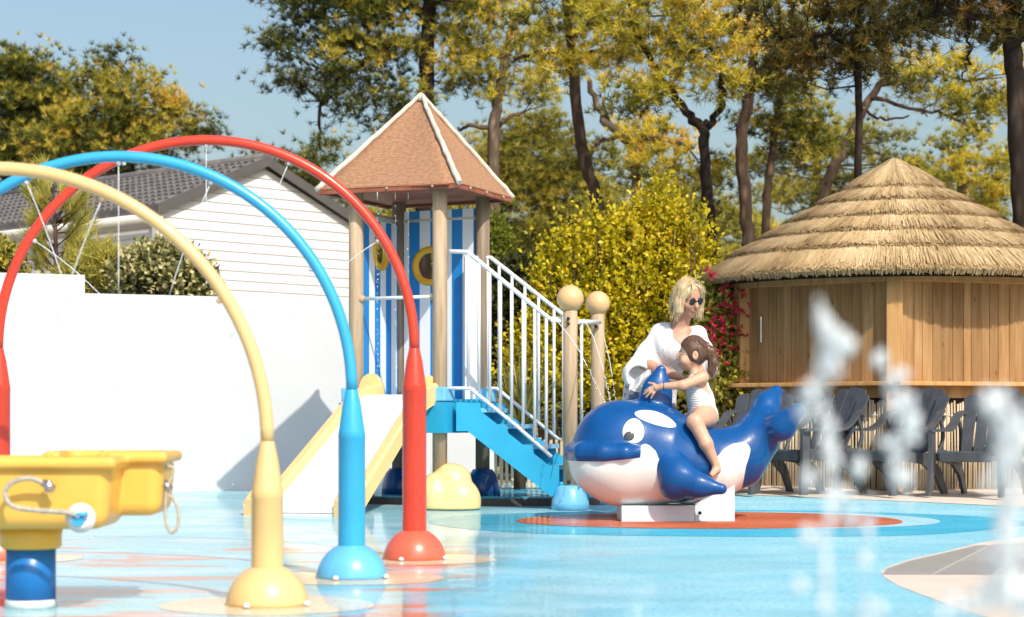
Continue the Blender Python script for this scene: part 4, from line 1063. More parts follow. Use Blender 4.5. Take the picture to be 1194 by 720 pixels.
# ------------------------------------------------------------------ water arches
def arch(name, label, loc, zc, mat, dome_mat, jets, jname, RA=.96):
    ax, ay = loc; g = 0.0
    rt = empty(name, (ax, ay, g), label, 'water arch', 'row of water arches')
    for k, x in enumerate((ax, ax - 2 * RA)):
        m = MB(); m.lathe([(.146 * math.cos(t), .146 * math.sin(t)) for t in np.linspace(0, 1.17, 12)], (x, ay, g), 32, capt=False); dm = m.build('base_dome', dome_mat, rt)
        m = MB()
        for a in (-.35, 1.2, 2.8, 4.3): m.lathe([(.013, 0), (.012, .010), (.006, .016)], (x + .16 * math.sin(a) * .97, ay - .16 * math.cos(a) * .97, .004), 10)
        m.build('bolt_cap', MT['white'], dm)
        m = MB(); m.lathe([(.056, .12), (.056, zc - .20), (.0575, zc - .198), (.054, zc - .17), (.038, zc - .06), (.0255, zc - .005), (.024, zc)], (x, ay, g), 28, capb=False); m.build('column', mat, rt)
    cx = ax - RA
    m = MB(); m.tube([(cx + RA * math.cos(t), ay, zc + RA * math.sin(t)) for t in np.linspace(0, math.pi, 61)], .0238, 16); tb = m.build('arch_tube', mat, rt)
    for ang in (32, 66, 90, 114, 148):
        a = R(ang); p = Vector((cx + (RA - .023) * math.cos(a), ay, zc + (RA - .023) * math.sin(a))); dr = Vector((-math.cos(a), 0, -math.sin(a)))
        m = MB(); m.tube([p - dr * .01, p + dr * .012], [.012, .009], 8); m.build('nozzle', MT['white_metal'] if mat != MT['yellow'] else mat, tb)
    for ang, L, word in jets:
        a = R(ang); p = Vector((cx + (RA - .037) * math.cos(a), ay, zc + (RA - .037) * math.sin(a))); v = Vector((-math.cos(a), 0, -math.sin(a))) * 3.2
        m = MB(); T = L / 3.2; solid = .55
        pts = [p + v * t + Vector((0, 0, -4.9 * t * t)) for t in np.linspace(0, T * solid, 9)]
        m.tube(pts, [.0019, .0021] + [.0019] * 6 + [.0012], 6)
        t = T * solid
        while t < T * 1.9:
            q = p + v * t + Vector((0, 0, -4.9 * t * t)); r_ = rng.uniform(.0014, .0028)
            if q.z < .05: break
            m.tube([q, q + (v + Vector((0, 0, -9.8 * t))).normalized() * r_ * rng.uniform(2, 6)], [r_, r_ * .6], 5); t += rng.uniform(.004, .012) * (1 + 2 * (t / T))
        j = m.build('water_jet', MT['water']); tag(j, f'thin water stream from the {word} nozzle of the {jname} arch', 'water jet', 'water streams of the arches')
arch('water_arch', 'yellow spray arch, nearest of the three arches', ARCH[0], .575, MT['yellow'], MT['yellow'], [(90, .75, 'top'), (66, .7, 'right upper'), (32, .8, 'right lower')], 'yellow')
arch('water_arch', 'sky blue spray arch between the yellow and the red arch', ARCH[1], .775, MT['blue'], MT['blue_dome'], [(90, .8, 'top'), (66, .75, 'right upper'), (114, .8, 'left upper'), (32, .7, 'right lower')], 'blue')
arch('water_arch', 'red spray arch, tallest and farthest of the three arches', ARCH[2], .985, MT['red'], MT['red_dome'], [(90, .8, 'top'), (66, .7, 'right upper'), (148, .7, 'left lower'), (32, .6, 'right lower')], 'red', .972)

# water squirting from the stair posts and dripping off the tower roof
def stream(pts, ds, rad, solid, label):
    P = crv([W(x, y, d) for (x, y), d in zip(pts, ds)], 14); m = MB(); k = int(len(P) * solid)
    if k > 2: m.tube(P[:k], [rad] * (k - 1) + [rad * .5], 6)
    for a, b in zip(P[k:], P[k + 1:]):
        for q in range(3):
            p = a.lerp(b, rng.uniform(0, 1)) + Vector(rng.normal(0, .004, 3)); r_ = rad * rng.uniform(.6, 1.3); m.tube([p, p + (b - a).normalized() * r_ * rng.uniform(2, 5)], [r_, r_ * .5], 5)
    tag(m.build('water_jet', MT['water']), label, 'water jet', 'water streams off the play tower')
def crv(P, n=7):
    P = [Vector(p) for p in P]; Q = []
    for i in range(len(P) - 1):
        p0, p1, p2, p3 = P[max(i - 1, 0)], P[i], P[i + 1], P[min(i + 2, len(P) - 1)]
        for k in range(n):
            t = k / n; Q.append(.5 * ((2 * p1) + (p2 - p0) * t + (2 * p0 - 5 * p1 + 4 * p2 - p3) * t * t + (3 * p1 - p0 - 3 * p2 + p3) * t ** 3))
    return Q + [P[-1]]
stream([(651, 376), (672, 404), (690, 438), (706, 471)], [13.75, 13.5, 13.2, 12.9], .003, .6, 'water stream crossing in front of the near stair post onto the whale')
stream([(680, 372), (692, 394), (703, 430), (712, 470)], [13.9, 13.6, 13.2, 12.9], .003, .7, 'water stream curving down between the two ball topped posts')
stream([(702, 386), (711, 422), (718, 469)], [14.3, 13.6, 12.95], .003, .7, 'water stream right of the far ball topped post')
for px, lab in ((440, 'string of drops falling off the tower eave beside the left porthole'), (461, 'string of drops falling in front of the dark back post'), (476, 'string of drops falling left of the round porthole')):
    stream([(px, 224), (px, 330), (px + 1, 452)], [13.95, 13.95, 13.95], .0022, .12, lab)

# ------------------------------------------------------------------ water table at the left edge
BX, BY = XX(36, 6.9), 6.9
wt = empty('water_table', (BX, BY, 0), 'yellow water basin toy on a blue post, cut by the left edge', 'water toy')
m = MB(); m.lathe([(.088, 0), (.088, .028), (.086, .03)], (BX, BY, 0), 28); m.build('pale_base_disc', MT['white'], wt)  # thin white disc continuing the post down to the ground
m = MB(); m.lathe([(.085, .03), (.085, .215)], (BX, BY, 0), 28); m.build('post', MT['post_blue'], wt)
m = MB(); m.lathe([(.095, .205), (.105, .215), (.105, .25), (.112, .285)], (BX, BY, 0), 28); m.build('collar', MT['yellow_dark'], wt)
s = SDF(); zc = .40
s.rbox((BX - .02, BY - .02, zc - .005), (.325, .20, .115), .05, .01, ang=.03, taper=.04)
s.rbox((BX + .235, BY + .20, zc + .015), (.205, .17, .10), .045, .01, ang=.03, taper=.04)
s.rbox((BX - .02, BY - .02, .505), (.355, .235, .02), .018, .012, ang=.03)
s.rbox((BX + .235, BY + .20, .52), (.23, .205, .02), .018, .012, ang=.03)
s.rbox((BX - .02, BY - .02, zc + .06), (.275, .155, .115), .04, .02, 's', ang=.03)
s.rbox((BX + .235, BY + .20, zc + .07), (.165, .125, .10), .04, .02, 's', ang=.03)
basin_m = plain('amber_basin', (.80, .46, .08), .38, .05, 4, .02, 90, .5, .15)
s.build('basin', .0085, basin_m, wt)
m = MB(); c = Vector((XX(95, 6.66), 6.655, ZZ(604, 6.66)))
m.lathe([(.050, 0), (.050, .012), (.035, .02), (.033, .024)], c, 28, Matrix.Rotation(R(90), 3, 'X')); cap = m.build('drain_disc', MT['white'], wt)
m = MB(); m.lathe([(.022, 0.018), (.02, .034)], c + Vector((-.004, 0, -.006)), 12, Matrix.Rotation(R(90), 3, 'X')); m.tube([c + Vector((-.02, -.035, .008)), c + Vector((.03, -.04, .016))], .008, 8); m.build('plug', MT['blue'], cap)
d_ = 6.62
def crv(P, n=7):
    P = [Vector(p) for p in P]; Q = []
    for i in range(len(P) - 1):
        p0, p1, p2, p3 = P[max(i - 1, 0)], P[i], P[i + 1], P[min(i + 2, len(P) - 1)]
        for k in range(n):
            t = k / n; Q.append(.5 * ((2 * p1) + (p2 - p0) * t + (2 * p0 - 5 * p1 + 4 * p2 - p3) * t * t + (3 * p1 - p0 - 3 * p2 + p3) * t ** 3))
    return Q + [P[-1]]
m = MB(); m.tube(crv([W(55, 566, d_ + .02), W(35, 558, d_), W(14, 563, d_), W(6, 576, d_), W(14, 590, d_), W(40, 595, d_), W(78, 598, d_), W(93, 603, d_)]), .009, 8); m.build('rope', MT['rope'], wt)
m = MB(); m.tube([W(50, 563, d_ + .02), W(61, 570, d_ + .0)], [.013, .018], 8); m.tube([W(58, 560, d_ + .01), W(54, 574, d_ + .01)], .009, 8); m.build('rope_knot', MT['steel'], wt)
d2 = 7.0
m = MB(); m.tube(crv([W(194, 544, d2), W(202, 546, d2), W(200, 556, d2), W(194, 575, d2), W(193, 605, d2), W(199, 621, d2), W(207, 614, d2), W(208, 596, d2), W(202, 582, d2), W(196, 578, d2)]), .006, 8); m.build('rope', MT['rope'], wt)
m = MB(); m.tube([W(191, 562, d2), W(199, 572, d2)], .012, 8); m.build('rope_knot', MT['steel'], wt)

# ------------------------------------------------------------------ chairs
def chair_proto(loc, rz, label):
    rt = empty('garden_chair', (0, 0, 0), label, 'chair', 'dark resin garden chairs along the hut')
    D = MT['dark']; lean = R(27)
    Rl = Matrix.Rotation(-lean, 3, 'X')
    m = MB()                              # back: five fanned slats with round tops, joined by two cross rails
    for k in range(-2, 3):
        fan = k * R(2.3); h = .70 - .022 * k * k; w0 = .098
        poly = []
        for x, z in [(-w0 * .42, 0), (w0 * .42, 0), (w0 * .64, h - .022 - .006 * max(k, 0) ** 2), (w0 * .5, h - .008 - .006 * max(k, 0)), (0, h), (-w0 * .5, h - .008 + .006 * min(k, 0)), (-w0 * .64, h - .022 - .006 * min(k, 0) ** 2)]:
            xr = k * .093 + x * math.cos(fan) + z * math.sin(fan); zr = z * math.cos(fan) - x * math.sin(fan); poly.append((xr, zr))
        bow = .012 * k * k
        P = [Vector((x, .22, .31)) + Rl @ Vector((0, -bow, z)) for x, z in poly]; m.prism(P, Rl @ Vector((0, .016, 0)))
    for zz, ww in ((.10, .46), (.40, .52)): m.box(Vector((0, .22, .31)) + Rl @ Vector((0, .022, zz)), (ww, .02, .05), Rl)
    m.build('backrest', D, rt)
    m = MB()
    for k in range(6): 
        y = -.26 + k * .086; m.box((0, y, .375 - (k * .014) - (.012 if k == 0 else 0)), (.50, .076, .02), Matrix.Rotation(-.16 + (.5 if k == 0 else 0), 3, 'X'), .006)
    m.box((0, -.305, .335), (.46, .022, .085), None, .008); m.box((-.245, -.03, .335), (.022, .52, .07), Matrix.Rotation(-.16, 3, 'X'), .006); m.box((.245, -.03, .335), (.022, .52, .07), Matrix.Rotation(-.16, 3, 'X'), .006)
    m.build('seat', D, rt)
    for s in (-1, 1):
        m = MB(); x = s * .315               # arm: flat paddle that swoops down to the back
        pts = crv([(x, -.33, .555), (x, -.15, .56), (x, .08, .56), (x * .99, .20, .60), (x * .96, .30, .69), (x * .86, .38, .72)]); vs = []; n = len(pts)
        for i, p in enumerate(pts):
            t = i / (n - 1); hw = .05 * (1 - .35 * t) * (.75 if i == 0 else 1); vs += [p + Vector((-hw, 0, .011)), p + Vector((hw, 0, .011)), p + Vector((hw, 0, -.013)), p + Vector((-hw, 0, -.013))]
        fs = [(0, 1, 2, 3), tuple(4 * n - 4 + q for q in (3, 2, 1, 0))]
        for i in range(n - 1):
            for q in range(4): fs.append((4 * i + q, 4 * i + (q + 1) % 4, 4 * i + 4 + (q + 1) % 4, 4 * i + 4 + q))
        m.add(vs, fs); m.build('armrest', D, rt)
        m = MB(); m.prism([(x - s * .012, -.36, 0), (x - s * .012, -.29, 0), (x - s * .03, -.245, .30), (x - s * .03, -.25, .55), (x - s * .03, -.33, .55), (x - s * .03, -.33, .30)], (s * .035, 0, 0)); m.build('front_leg', D, rt)
        m = MB(); m.prism([(x - s * .05, .36, 0), (x - s * .05, .43, 0), (x - s * .05, .33, .22), (x - s * .05, .16, .36), (x - s * .05, -.22, .36), (x - s * .05, -.22, .30), (x - s * .05, .10, .26), (x - s * .05, .26, .16)], (s * .03, 0, 0)); m.build('rear_leg', D, rt)
        m = MB(); m.tube(crv([(x * .96, .30, .68), (x * .93, .36, .50), (x * .9, .30, .33)]), .018, 8); m.build('arm_support', D, rt)
    rt.location = loc; rt.rotation_euler = (0, 0, rz); rt.scale = (.9, .9, .9); return rt
CH = [(862, 15.75, -38, 'dark grey chair behind the whale tail, mostly hidden'),
      (942, 15.65, -58, 'dark grey chair turned sideways just right of the whale tail'),
      (1037, 15.55, -52, 'dark grey chair in the middle of the row behind the fountain'),
      (1141, 15.3, -34, 'dark grey chair at the right edge with its open seat front showing')]
chs = None
for px, d, az, lab in CH:
    loc = (XX(px, d), d, gz(d) + .012)
    if chs is None: chs = chair_proto(loc, R(az), lab)
    else:
        c = chs.copy(); COL.objects.link(c); c.location = loc; c.rotation_euler = (0, 0, R(az)); c['label'] = lab; ORG[c.name] = Vector(loc)
        for ch in list(chs.children):
            q = ch.copy(); COL.objects.link(q); q.parent = c
# ------------------------------------------------------------------ whale rider
WD, WS = 12.8, F / 12.8
YAW = R(2); WC = Vector((XX(785, WD), WD, 0))
def lx(px): return (px - 785) / WS
def lz(py): return H - (py - 490) / WS
cY, sY = math.cos(YAW), math.sin(YAW)
def wxf(V):
    V = np.asarray(V); x = V[..., 0]; y = V[..., 1]
    return np.stack([WC.x + x * cY - y * sY, WC.y + x * sY + y * cY, V[..., 2]], -1)
def wp(px, py, y=0): return np.array([lx(px), y, lz(py)])
whale = empty('whale_rider', (WC.x, WC.y, gz(WD)), 'blue and white smiling whale ride on toy on white blocks', 'whale toy')
def pxr(v): return v / WS
s = SDF()
s.ell(wp(742, 530), (pxr(74), .285, pxr(60)), .06)
s.ell(wp(718, 529), (pxr(47), .265, pxr(57)), .08)
s.ell(wp(703, 541), (pxr(39), .25, pxr(34)), .05)
s.ell(wp(727, 508), (pxr(50), .235, pxr(38)), .06)
s.chain([wp(775, 533), wp(806, 541), wp(835, 541), wp(862, 529), (lx(885), 0, lz(508)), (lx(899), 0, lz(492))], [.30, .245, .205, .17, .125, .07], .07)
# dorsal fin
s.chain([wp(762, 484), wp(766, 455), wp(770.5, 432.5)], [.135, .086, .036], .035, sc3=(1, 1.7, 1))
# upper lip
s.chain([wp(741, 526, -.272), wp(724, 527.5, -.278), wp(699, 527.5, -.245), wp(678, 527.5, -.16), wp(668, 528, 0), wp(678, 527.5, .16), wp(699, 527.5, .245), wp(724, 527.5, .278), wp(741, 526, .272)], [.03, .054, .062, .063, .058, .063, .062, .054, .03], .02)
# tail flukes
s.chain([wp(890, 504, -.02), wp(908, 497, -.14), wp(923, 480, -.22)], [.10, .085, .048], .05)
s.chain([wp(884, 498, .03), wp(898, 474, .12), wp(911, 457, .18)], [.11, .085, .045], .05)
s.cap(wp(890, 515), wp(868, 545), .09, .12, .06)
POLY = np.array([(600, 537), (700, 537.5), (741, 533), (742.3, 519), (746.5, 516.8), (752, 519), (758.5, 525), (763, 536), (764.5, 553), (769, 571), (777, 580), (792, 585), (806, 582), (818, 570), (827, 550), (831, 532), (839, 523.5), (850, 517.4), (862, 515.6), (868.5, 518.5), (870.5, 524), (868.5, 533), (865.3, 543), (864, 555), (863.5, 564), (864, 640), (600, 640)], float)
def belly(V):
    p = np.stack([V[:, 0] * WS + 785, 490 - (V[:, 2] - H) * WS], -1)
    a = POLY; b = np.roll(POLY, -1, 0); dmin = np.full(len(p), 1e9); ins = np.zeros(len(p), bool)
    for i in range(len(a)):
        ab = b[i] - a[i]; t = np.clip(((p - a[i]) @ ab) / (ab @ ab), 0, 1); dmin = np.minimum(dmin, np.linalg.norm(p - a[i] - t[:, None] * ab, axis=1))
        c = (a[i, 1] > p[:, 1]) != (b[i, 1] > p[:, 1]); xi = a[i, 0] + (p[:, 1] - a[i, 1]) / np.where(b[i, 1] == a[i, 1], 1e-9, b[i, 1] - a[i, 1]) * ab[0]
        ins ^= c & (p[:, 0] < xi)
    return np.where(ins, dmin, -dmin)
def whale_mat(two):
    m, n, b, o = newmat('whale_gelcoat' if two else 'whale_blue'); co = coords(n)
    f = noise(n, co, 9, 4); blue = ramp(n, f, [(.3, (.002, .060, .22)), (.7, (.003, .080, .28))])
    if two:
        at = nd(n, 'ShaderNodeAttribute', attribute_name='belly'); st = nd(n, 'ShaderNodeMapRange')
        st.inputs['From Min'].default_value = -.25; st.inputs['From Max'].default_value = .25; n.links.new(at.outputs['Fac'], st.inputs['Value'])
        cr = mixc(n, f, (.80, .77, .72), (.82, .80, .77)); c = mixc(n, st.outputs[0], blue, cr)
    else: c = blue
    n.links.new(c, b.inputs['Base Color']); b.inputs['Roughness'].default_value = .3; b.inputs['Coat Weight'].default_value = .55; b.inputs['Coat Roughness'].default_value = .05; b.inputs['Specular IOR Level'].default_value = .2
    f2 = noise(n, coords(n, (1, 1, .3)), 60, 4); f3 = noise(n, co, 260, 2)
    dr = ramp(n, f3, [(.62, (0, 0, 0)), (.7, (1, 1, 1))])
    bump(n, b, math1(n, 'ADD', math1(n, 'MULTIPLY', f2, .5), math1(n, 'MULTIPLY', dr, .35)), .4, .004)
    return m
MT['whale'] = whale_mat(True); MT['whale_blue'] = whale_mat(False)
s.build('body', .011, MT['whale'], whale, {'belly': belly}, wxf)
body_sdf = s
def decal(name, mat, cpx, cpy, a, b_, ang, side, parent, lift=.004, egg=0.0, thick=.012):
    """a moulded patch lying on the whale's skin, on its near (-1) or far (+1) side"""
    rings = 9; n = 40; P = []
    for i in range(rings + 1):
        rr = max(i / rings, 1e-4)
        for j in range(n):
            t = 2 * math.pi * j / n; ex = math.cos(t) * a * rr * (1 + egg * math.sin(t)); ez = math.sin(t) * b_ * rr
            P.append((lx(cpx + ex * math.cos(ang) - ez * math.sin(ang)), 0, lz(cpy + ex * math.sin(ang) + ez * math.cos(ang))))
    P = np.array(P); P[:, 1] = side * .6
    for _ in range(60): P[:, 1] -= side * np.clip(body_sdf.ev(P), -.02, .05) * .9
    V = []
    rim = np.repeat(np.arange(rings + 1) / rings, n); lf = lift * np.where(rim > .99, .2, 1)
    V = P.copy(); V[:, 1] += side * lf
    sk = P[-n:].copy(); sk[:, 1] -= side * thick; V = np.concatenate([V, sk])
    Fq = [(i * n + j, i * n + (j + 1) % n, (i + 1) * n + (j + 1) % n, (i + 1) * n + j) for i in range(rings + 1) for j in range(n)]
    m = MB(); m.add(wxf(V), Fq, True); return m.build(name, mat, parent)
eye_w = plain('eye_white', (.82, .82, .82), .25, .03, 5, 0, 50, .5, .5); eye_b = plain('eye_black', (.015, .02, .03), .2, .1, 5, 0, 50, .5, .5); eye_g = plain('eye_outline', (.006, .05, .2), .3, .1, 5, 0)
for sd in (-1, 1):
    e = decal('eye', eye_w, 734, 502.5, 12.4, 14.6, R(12), sd, whale, .005, .1)
    p = decal('pupil', eye_b, 728.8, 508.3, 6.3, 5.6, R(-15), sd, e, .010)
    decal('white_patch', eye_w, 760.5, 487.8, 24, 7.8, R(17), sd, whale, .004, .25)
# flippers
for sd in (-1, 1):
    f = SDF()
    f.chain([(lx(776), sd * .235, lz(540)), (lx(786), sd * .30, lz(556)), (lx(806), sd * .36, lz(564)), (lx(831), sd * .40, lz(568))], [.115, .105, .072, .036], .05, sc3=(1, 1.25, 1.05))
    f.ell((lx(781), sd * .27, lz(568)), (.085, .07, .075), .05)
    f.build('flipper', .01, MT['whale_blue'], whale, None, wxf)
# supporting blocks
def wv(px, y, z): return Vector(tuple(wxf(np.array([lx(px), y, z]))))
g0 = gz(WD)
m = MB(); m.prism([wv(722, -.17, g0), wv(806, -.17, g0), wv(806, .17, g0), wv(722, .17, g0)], Z * .10); blk = m.build('support_block', plain('pale_block', (.56, .67, .74), .5, .05), whale)
m = MB(); m.prism([wv(807, -.15, g0), wv(853, -.15, g0), wv(853, -.15, .235), wv(807, -.15, .12)], wv(807, .15, 0) - wv(807, -.15, 0)); m.build('support_block', blk.data.materials[0], whale)
m = MB(); m.lathe([(.012, 0), (.012, .008)], wv(812, -.172, .06), 8, Matrix.Rotation(R(90), 3, 'X')); m.build('block_bolt', MT['black'], whale)

# ------------------------------------------------------------------ people
def skin_mat(name, c):
    m, n, b, o = newmat(name); f = noise(n, coords(n), 14, 4)
    n.links.new(ramp(n, f, [(.3, tuple(q * .9 for q in c)), (.7, c)]), b.inputs['Base Color']); b.inputs['Roughness'].default_value = .5
    b.inputs['Subsurface Weight'].default_value = .12; b.inputs['Subsurface Radius'].default_value = (.01, .004, .002); b.inputs['Subsurface Scale'].default_value = .5
    bump(n, b, noise(n, coords(n), 150, 2), .05, .002); return m
MT['skin_girl'] = skin_mat('child_skin', (.62, .36, .24)); MT['skin_woman'] = skin_mat('adult_skin', (.55, .28, .19))
def hair_mat(name, a, b_):
    m, n, b, o = newmat(name); f = noise(n, coords(n, (1, 1, .12)), 90, 4)
    n.links.new(ramp(n, f, [(.3, a), (.7, b_)]), b.inputs['Base Color']); b.inputs['Roughness'].default_value = .4; bump(n, b, f, .7, .006); return m
MT['hair_brown'] = hair_mat('brown_hair', (.04, .018, .009), (.17, .085, .045)); MT['hair_blond'] = hair_mat('blond_hair', (.34, .23, .11), (.66, .52, .32))
MT['lips'] = plain('lips', (.5, .16, .13), .4, .1, 20, 0)
def strands(name, mat, parent, curves, w_=.003):
    V, Fc = [], []
    for pts in curves:
        n0 = len(V); n = len(pts)
        for i, p in enumerate(pts):
            ww = w_ * (1 - .7 * i / (n - 1)); t = np.array(pts[min(i + 1, n - 1)]) - np.array(pts[max(i - 1, 0)]); sd = np.cross(t, (0.3, -1, .1)); sd = sd / (np.linalg.norm(sd) + 1e-9) * ww
            V += [np.array(p) - sd, np.array(p) + sd]
        Fc += [(n0 + 2 * i, n0 + 2 * i + 1, n0 + 2 * i + 3, n0 + 2 * i + 2) for i in range(n - 1)]
    return np_mesh(name, V, Fc, mat, parent, True)

# --- girl astride the whale
GD = 12.83
def gp(px, py, dy=0.0): return tuple(W(px, py, GD)[:1] and (XX(px, GD), GD + dy, ZZ(py, GD)))
girl = empty('person', gp(818, 500), 'small girl in a white swimsuit astride the whale, arms on its fin', 'person')
torso = [('c', gp(819, 485), gp(817, 468), .083, .078), ('c', gp(817, 468), gp(814, 449), .078, .074)]
s = SDF()
s.ell(gp(820, 486), (.088, .115, .080), .03)
s.cap(gp(819, 482), gp(817, 466), .080, .074, .04, sc3=(1, .86, 1)); s.cap(gp(817, 466), gp(812.5, 447), .074, .068, .04, sc3=(1, .78, 1))
s.cap(gp(817, 441, -.095), gp(812, 440, .095), .040, .040, .035)
s.cap(gp(811, 440), gp(807.5, 427), .034, .033, .02)
# head
hd = gp(808, 411)
s.ell(hd, (.084, .074, .100), .02)
s.ell(gp(799.5, 421.5), (.046, .052, .056), .025)
s.ell(gp(796, 427.5), (.022, .026, .02), .015)                       # chin
s.cap(gp(792.3, 412), gp(789.8, 418), .008, .0115, .008)             # nose
s.ell(gp(792.6, 423.6), (.012, .02, .006), .006); s.ell(gp(793.2, 426), (.011, .018, .006), .006)
s.ell(gp(797, 421, -.045), (.026, .022, .026), .02); s.ell(gp(797, 421, .045), (.026, .022, .026), .02)
for sg in (-1, 1):
    s.ell(gp(792.8, 413, sg * .033), (.012, .016, .01), .006, 's')     # eye sockets
    s.ell(gp(809.5, 415, sg * .076), (.02, .012, .03), .006); s.ell(gp(808.6, 415, sg * .088), (.010, .008, .018), .004, 's')
# arms to the fin
s.chain([gp(817.5, 441, -.105), gp(793, 450, -.18), gp(770.5, 451, -.155)], [.037, .029, .0195], .018)
s.chain([gp(812, 441, .105), gp(797, 450, .155), gp(779, 446, .10)], [.037, .029, .0195], .018)
def hand(s, wr, palm, tips, thumb, r=.0078):
    wr = np.array(wr); palm = np.array(palm); s.cap(wr, palm, .0185, .021, .01)
    for tp, w_ in tips:
        root = palm + np.array(w_); tp = np.array(tp); mid = (root + tp) / 2 + np.array([0, -.006, .004])
        s.chain([palm * .5 + root * .5, root, mid, tp], [r * 1.1, r * 1.1, r, r * .8], .003)
    a = np.array(wr) * .35 + palm * .65; t = np.array(thumb); s.chain([a, (a + t) / 2 + np.array([0, -.004, .006]), t], [r * 1.25, r * 1.1, r * .85], .004)
hand(s, gp(770.5, 451, -.155), gp(763.5, 453, -.142), [(gp(750.5, 456.5, -.115), (-.014, 0, .010)), (gp(749.5, 460, -.12), (-.014, 0, .002)), (gp(752, 463.5, -.125), (-.012, 0, -.007)), (gp(757.5, 465, -.13), (-.004, 0, -.014))], gp(755, 447, -.12))
hand(s, gp(779, 446, .10), gp(774, 446, .085), [(gp(764, 449, .075), (-.012, 0, .008)), (gp(763, 452, .078), (-.012, 0, .0)), (gp(765, 455, .08), (-.01, 0, -.008)), (gp(769, 457, .085), (-.004, 0, -.013))], gp(769, 440, .075))
# legs over the whale's back
for sg in (-1, 1):
    s.chain([gp(820, 487, sg * .07), gp(806, 492, sg * .262)], [.078, .052], .03)
    s.chain([gp(806, 492, sg * .262), gp(818, 517, sg * .30), gp(829, 540, sg * .285)], [.050, .042, .026], .02)
    s.chain([gp(829.5, 541, sg * .285), gp(830, 546, sg * .285), gp(824, 552, sg * .33)], [.026, .027, .017], .012)
    s.cap(gp(830, 546, sg * .285), gp(831, 548, sg * .27), .024, .022, .01)
    for k in range(5):
        o_ = (k - 2) * .0085; s.cap(gp(825 , 551.5, sg * (.325 + o_ * .5) ), gp(822.2 + abs(k - 1) * .5, 554 - k * .25, sg * (.338 + o_)), .0085 if k else .011, .0065 if k else .009, .003)
s.build('body', .0052, MT['skin_girl'], girl)
# swimsuit
t = SDF(); g_ = .006
t.ell(gp(820, 486), (.088 + g_, .115 + g_, .080 + g_), .03)
t.cap(gp(819, 482), gp(817, 466), .080 + g_, .074 + g_, .04, sc3=(1, .86, 1)); t.cap(gp(817, 466), gp(812.5, 447), .074 + g_, .068 + g_, .04, sc3=(1, .78, 1))
for sg in (-1, 1):
    t.cap(gp(803.5, 449, sg * .042), gp(811, 436.5, sg * .055), .015, .014, .01); t.cap(gp(811, 436.5, sg * .055), gp(823, 449, sg * .04), .014, .013, .01)
    t.ell(gp(806, 494.5, sg * .11), (.075, .06, .05), .01, 's')
def top_cut(P):                           # scooped neck and bare back
    x = P[..., 0]; z = P[..., 2]; a = np.array(gp(801, 446)); b = np.array(gp(833, 464)); zz = a[2] + (x - a[0]) / (b[0] - a[0]) * (b[2] - a[2])
    neck = z - zz; strap = np.abs(np.abs(P[..., 1] - GD) - .047) - .013
    return np.minimum(neck, np.maximum(strap, z - gp(0, 430)[2]))
t.add(top_cut, [-1e3] * 3, [1e3] * 3, .004, 'i')
def suit_mat():
    m, n, b, o = newmat('white_ribbed_swimsuit'); sx = nd(n, 'ShaderNodeSeparateXYZ'); n.links.new(coords(n), sx.inputs[0])
    f = noise(n, coords(n), 60, 3); wv_ = nd(n, 'ShaderNodeMath', operation='SINE'); n.links.new(math1(n, 'ADD', math1(n, 'MULTIPLY', sx.outputs[2], 420), math1(n, 'MULTIPLY', f, 5)), wv_.inputs[0])
    n.links.new(ramp(n, math1(n, 'MULTIPLY_ADD', wv_.outputs[0], .5), [(.0, (.66, .64, .61)), (1, (.74, .73, .71))]), b.inputs['Base Color'])
    b.inputs['Roughness'].default_value = .85; bump(n, b, wv_.outputs[0], .35, .003); return m
t.build('swimsuit', .006, suit_mat(), girl)
# face details
for sg in (-1, 1):
    m = MB(); c = Vector(gp(793.3, 412.6, sg * .034)); m.lathe([(0, -.005), (.004, -.0035), (.0062, 0), (.004, .0035), (0, .005)], c, 12, capb=False, capt=False); ey = m.build('eye', MT['white'], girl)
    m = MB(); m.lathe([(0, -.005), (.004, -.003), (.0052, 0), (.004, .003), (0, .005)], c + Vector((-.0035, sg * .001, 0)), 10, capb=False, capt=False); m.build('iris', MT['black'], ey)
    m = MB(); m.tube([gp(791.6, 410.2, sg * .022), gp(792.2, 409.3, sg * .036), gp(794, 410, sg * .05)], [.0014, .002, .001], 6); m.build('eyebrow', MT['hair_brown'], girl)
m = MB(); m.tube([gp(793.4, 424.3, -.032), gp(791.2, 425, -.012), gp(791, 425.1, .012), gp(793.4, 424.3, .032)], [.002, .0042, .0042, .002], 6); m.build('mouth', MT['lips'], girl)
m = MB(); m.tube([Vector(gp(771.5, 451, -.155)) + Vector((.0, math.cos(a) * .021, math.sin(a) * .021)) for a in np.linspace(0, 6.283, 20)[:-1]], .0045, 6, closed=True); m.build('bracelet', MT['navy'], girl)
# hair
t = SDF(); t.ell(gp(809, 409.5), (.094, .084, .103), .02)
t.ell(gp(821, 404), (.028, .03, .03), .02)
t.ell(gp(789, 418), (.078, .12, .082), .012, 's'); t.ell(gp(803, 431), (.06, .12, .05), .012, 's'); t.ell(gp(809.5, 416, -.09), (.022, .03, .034), .008, 's'); t.ell(gp(809.5, 416, .09), (.022, .03, .034), .008, 's')
t.chain([gp(822, 403.5), gp(829, 410, -.01), gp(831, 424, -.015), gp(829, 432, -.02), gp(830, 439, -.02)], [.02, .030, .029, .02, .008], .02)
hr = t.build('hair', .0065, MT['hair_brown'], girl)
m = MB(); m.tube([Vector(gp(824.5, 404.5)) + Vector((math.sin(a) * .008, math.cos(a) * .026, math.sin(a) * .026)) for a in np.linspace(0, 6.283, 16)[:-1]], .006, 6, closed=True); m.build('hair_tie', MT['red'], hr)
cv = []
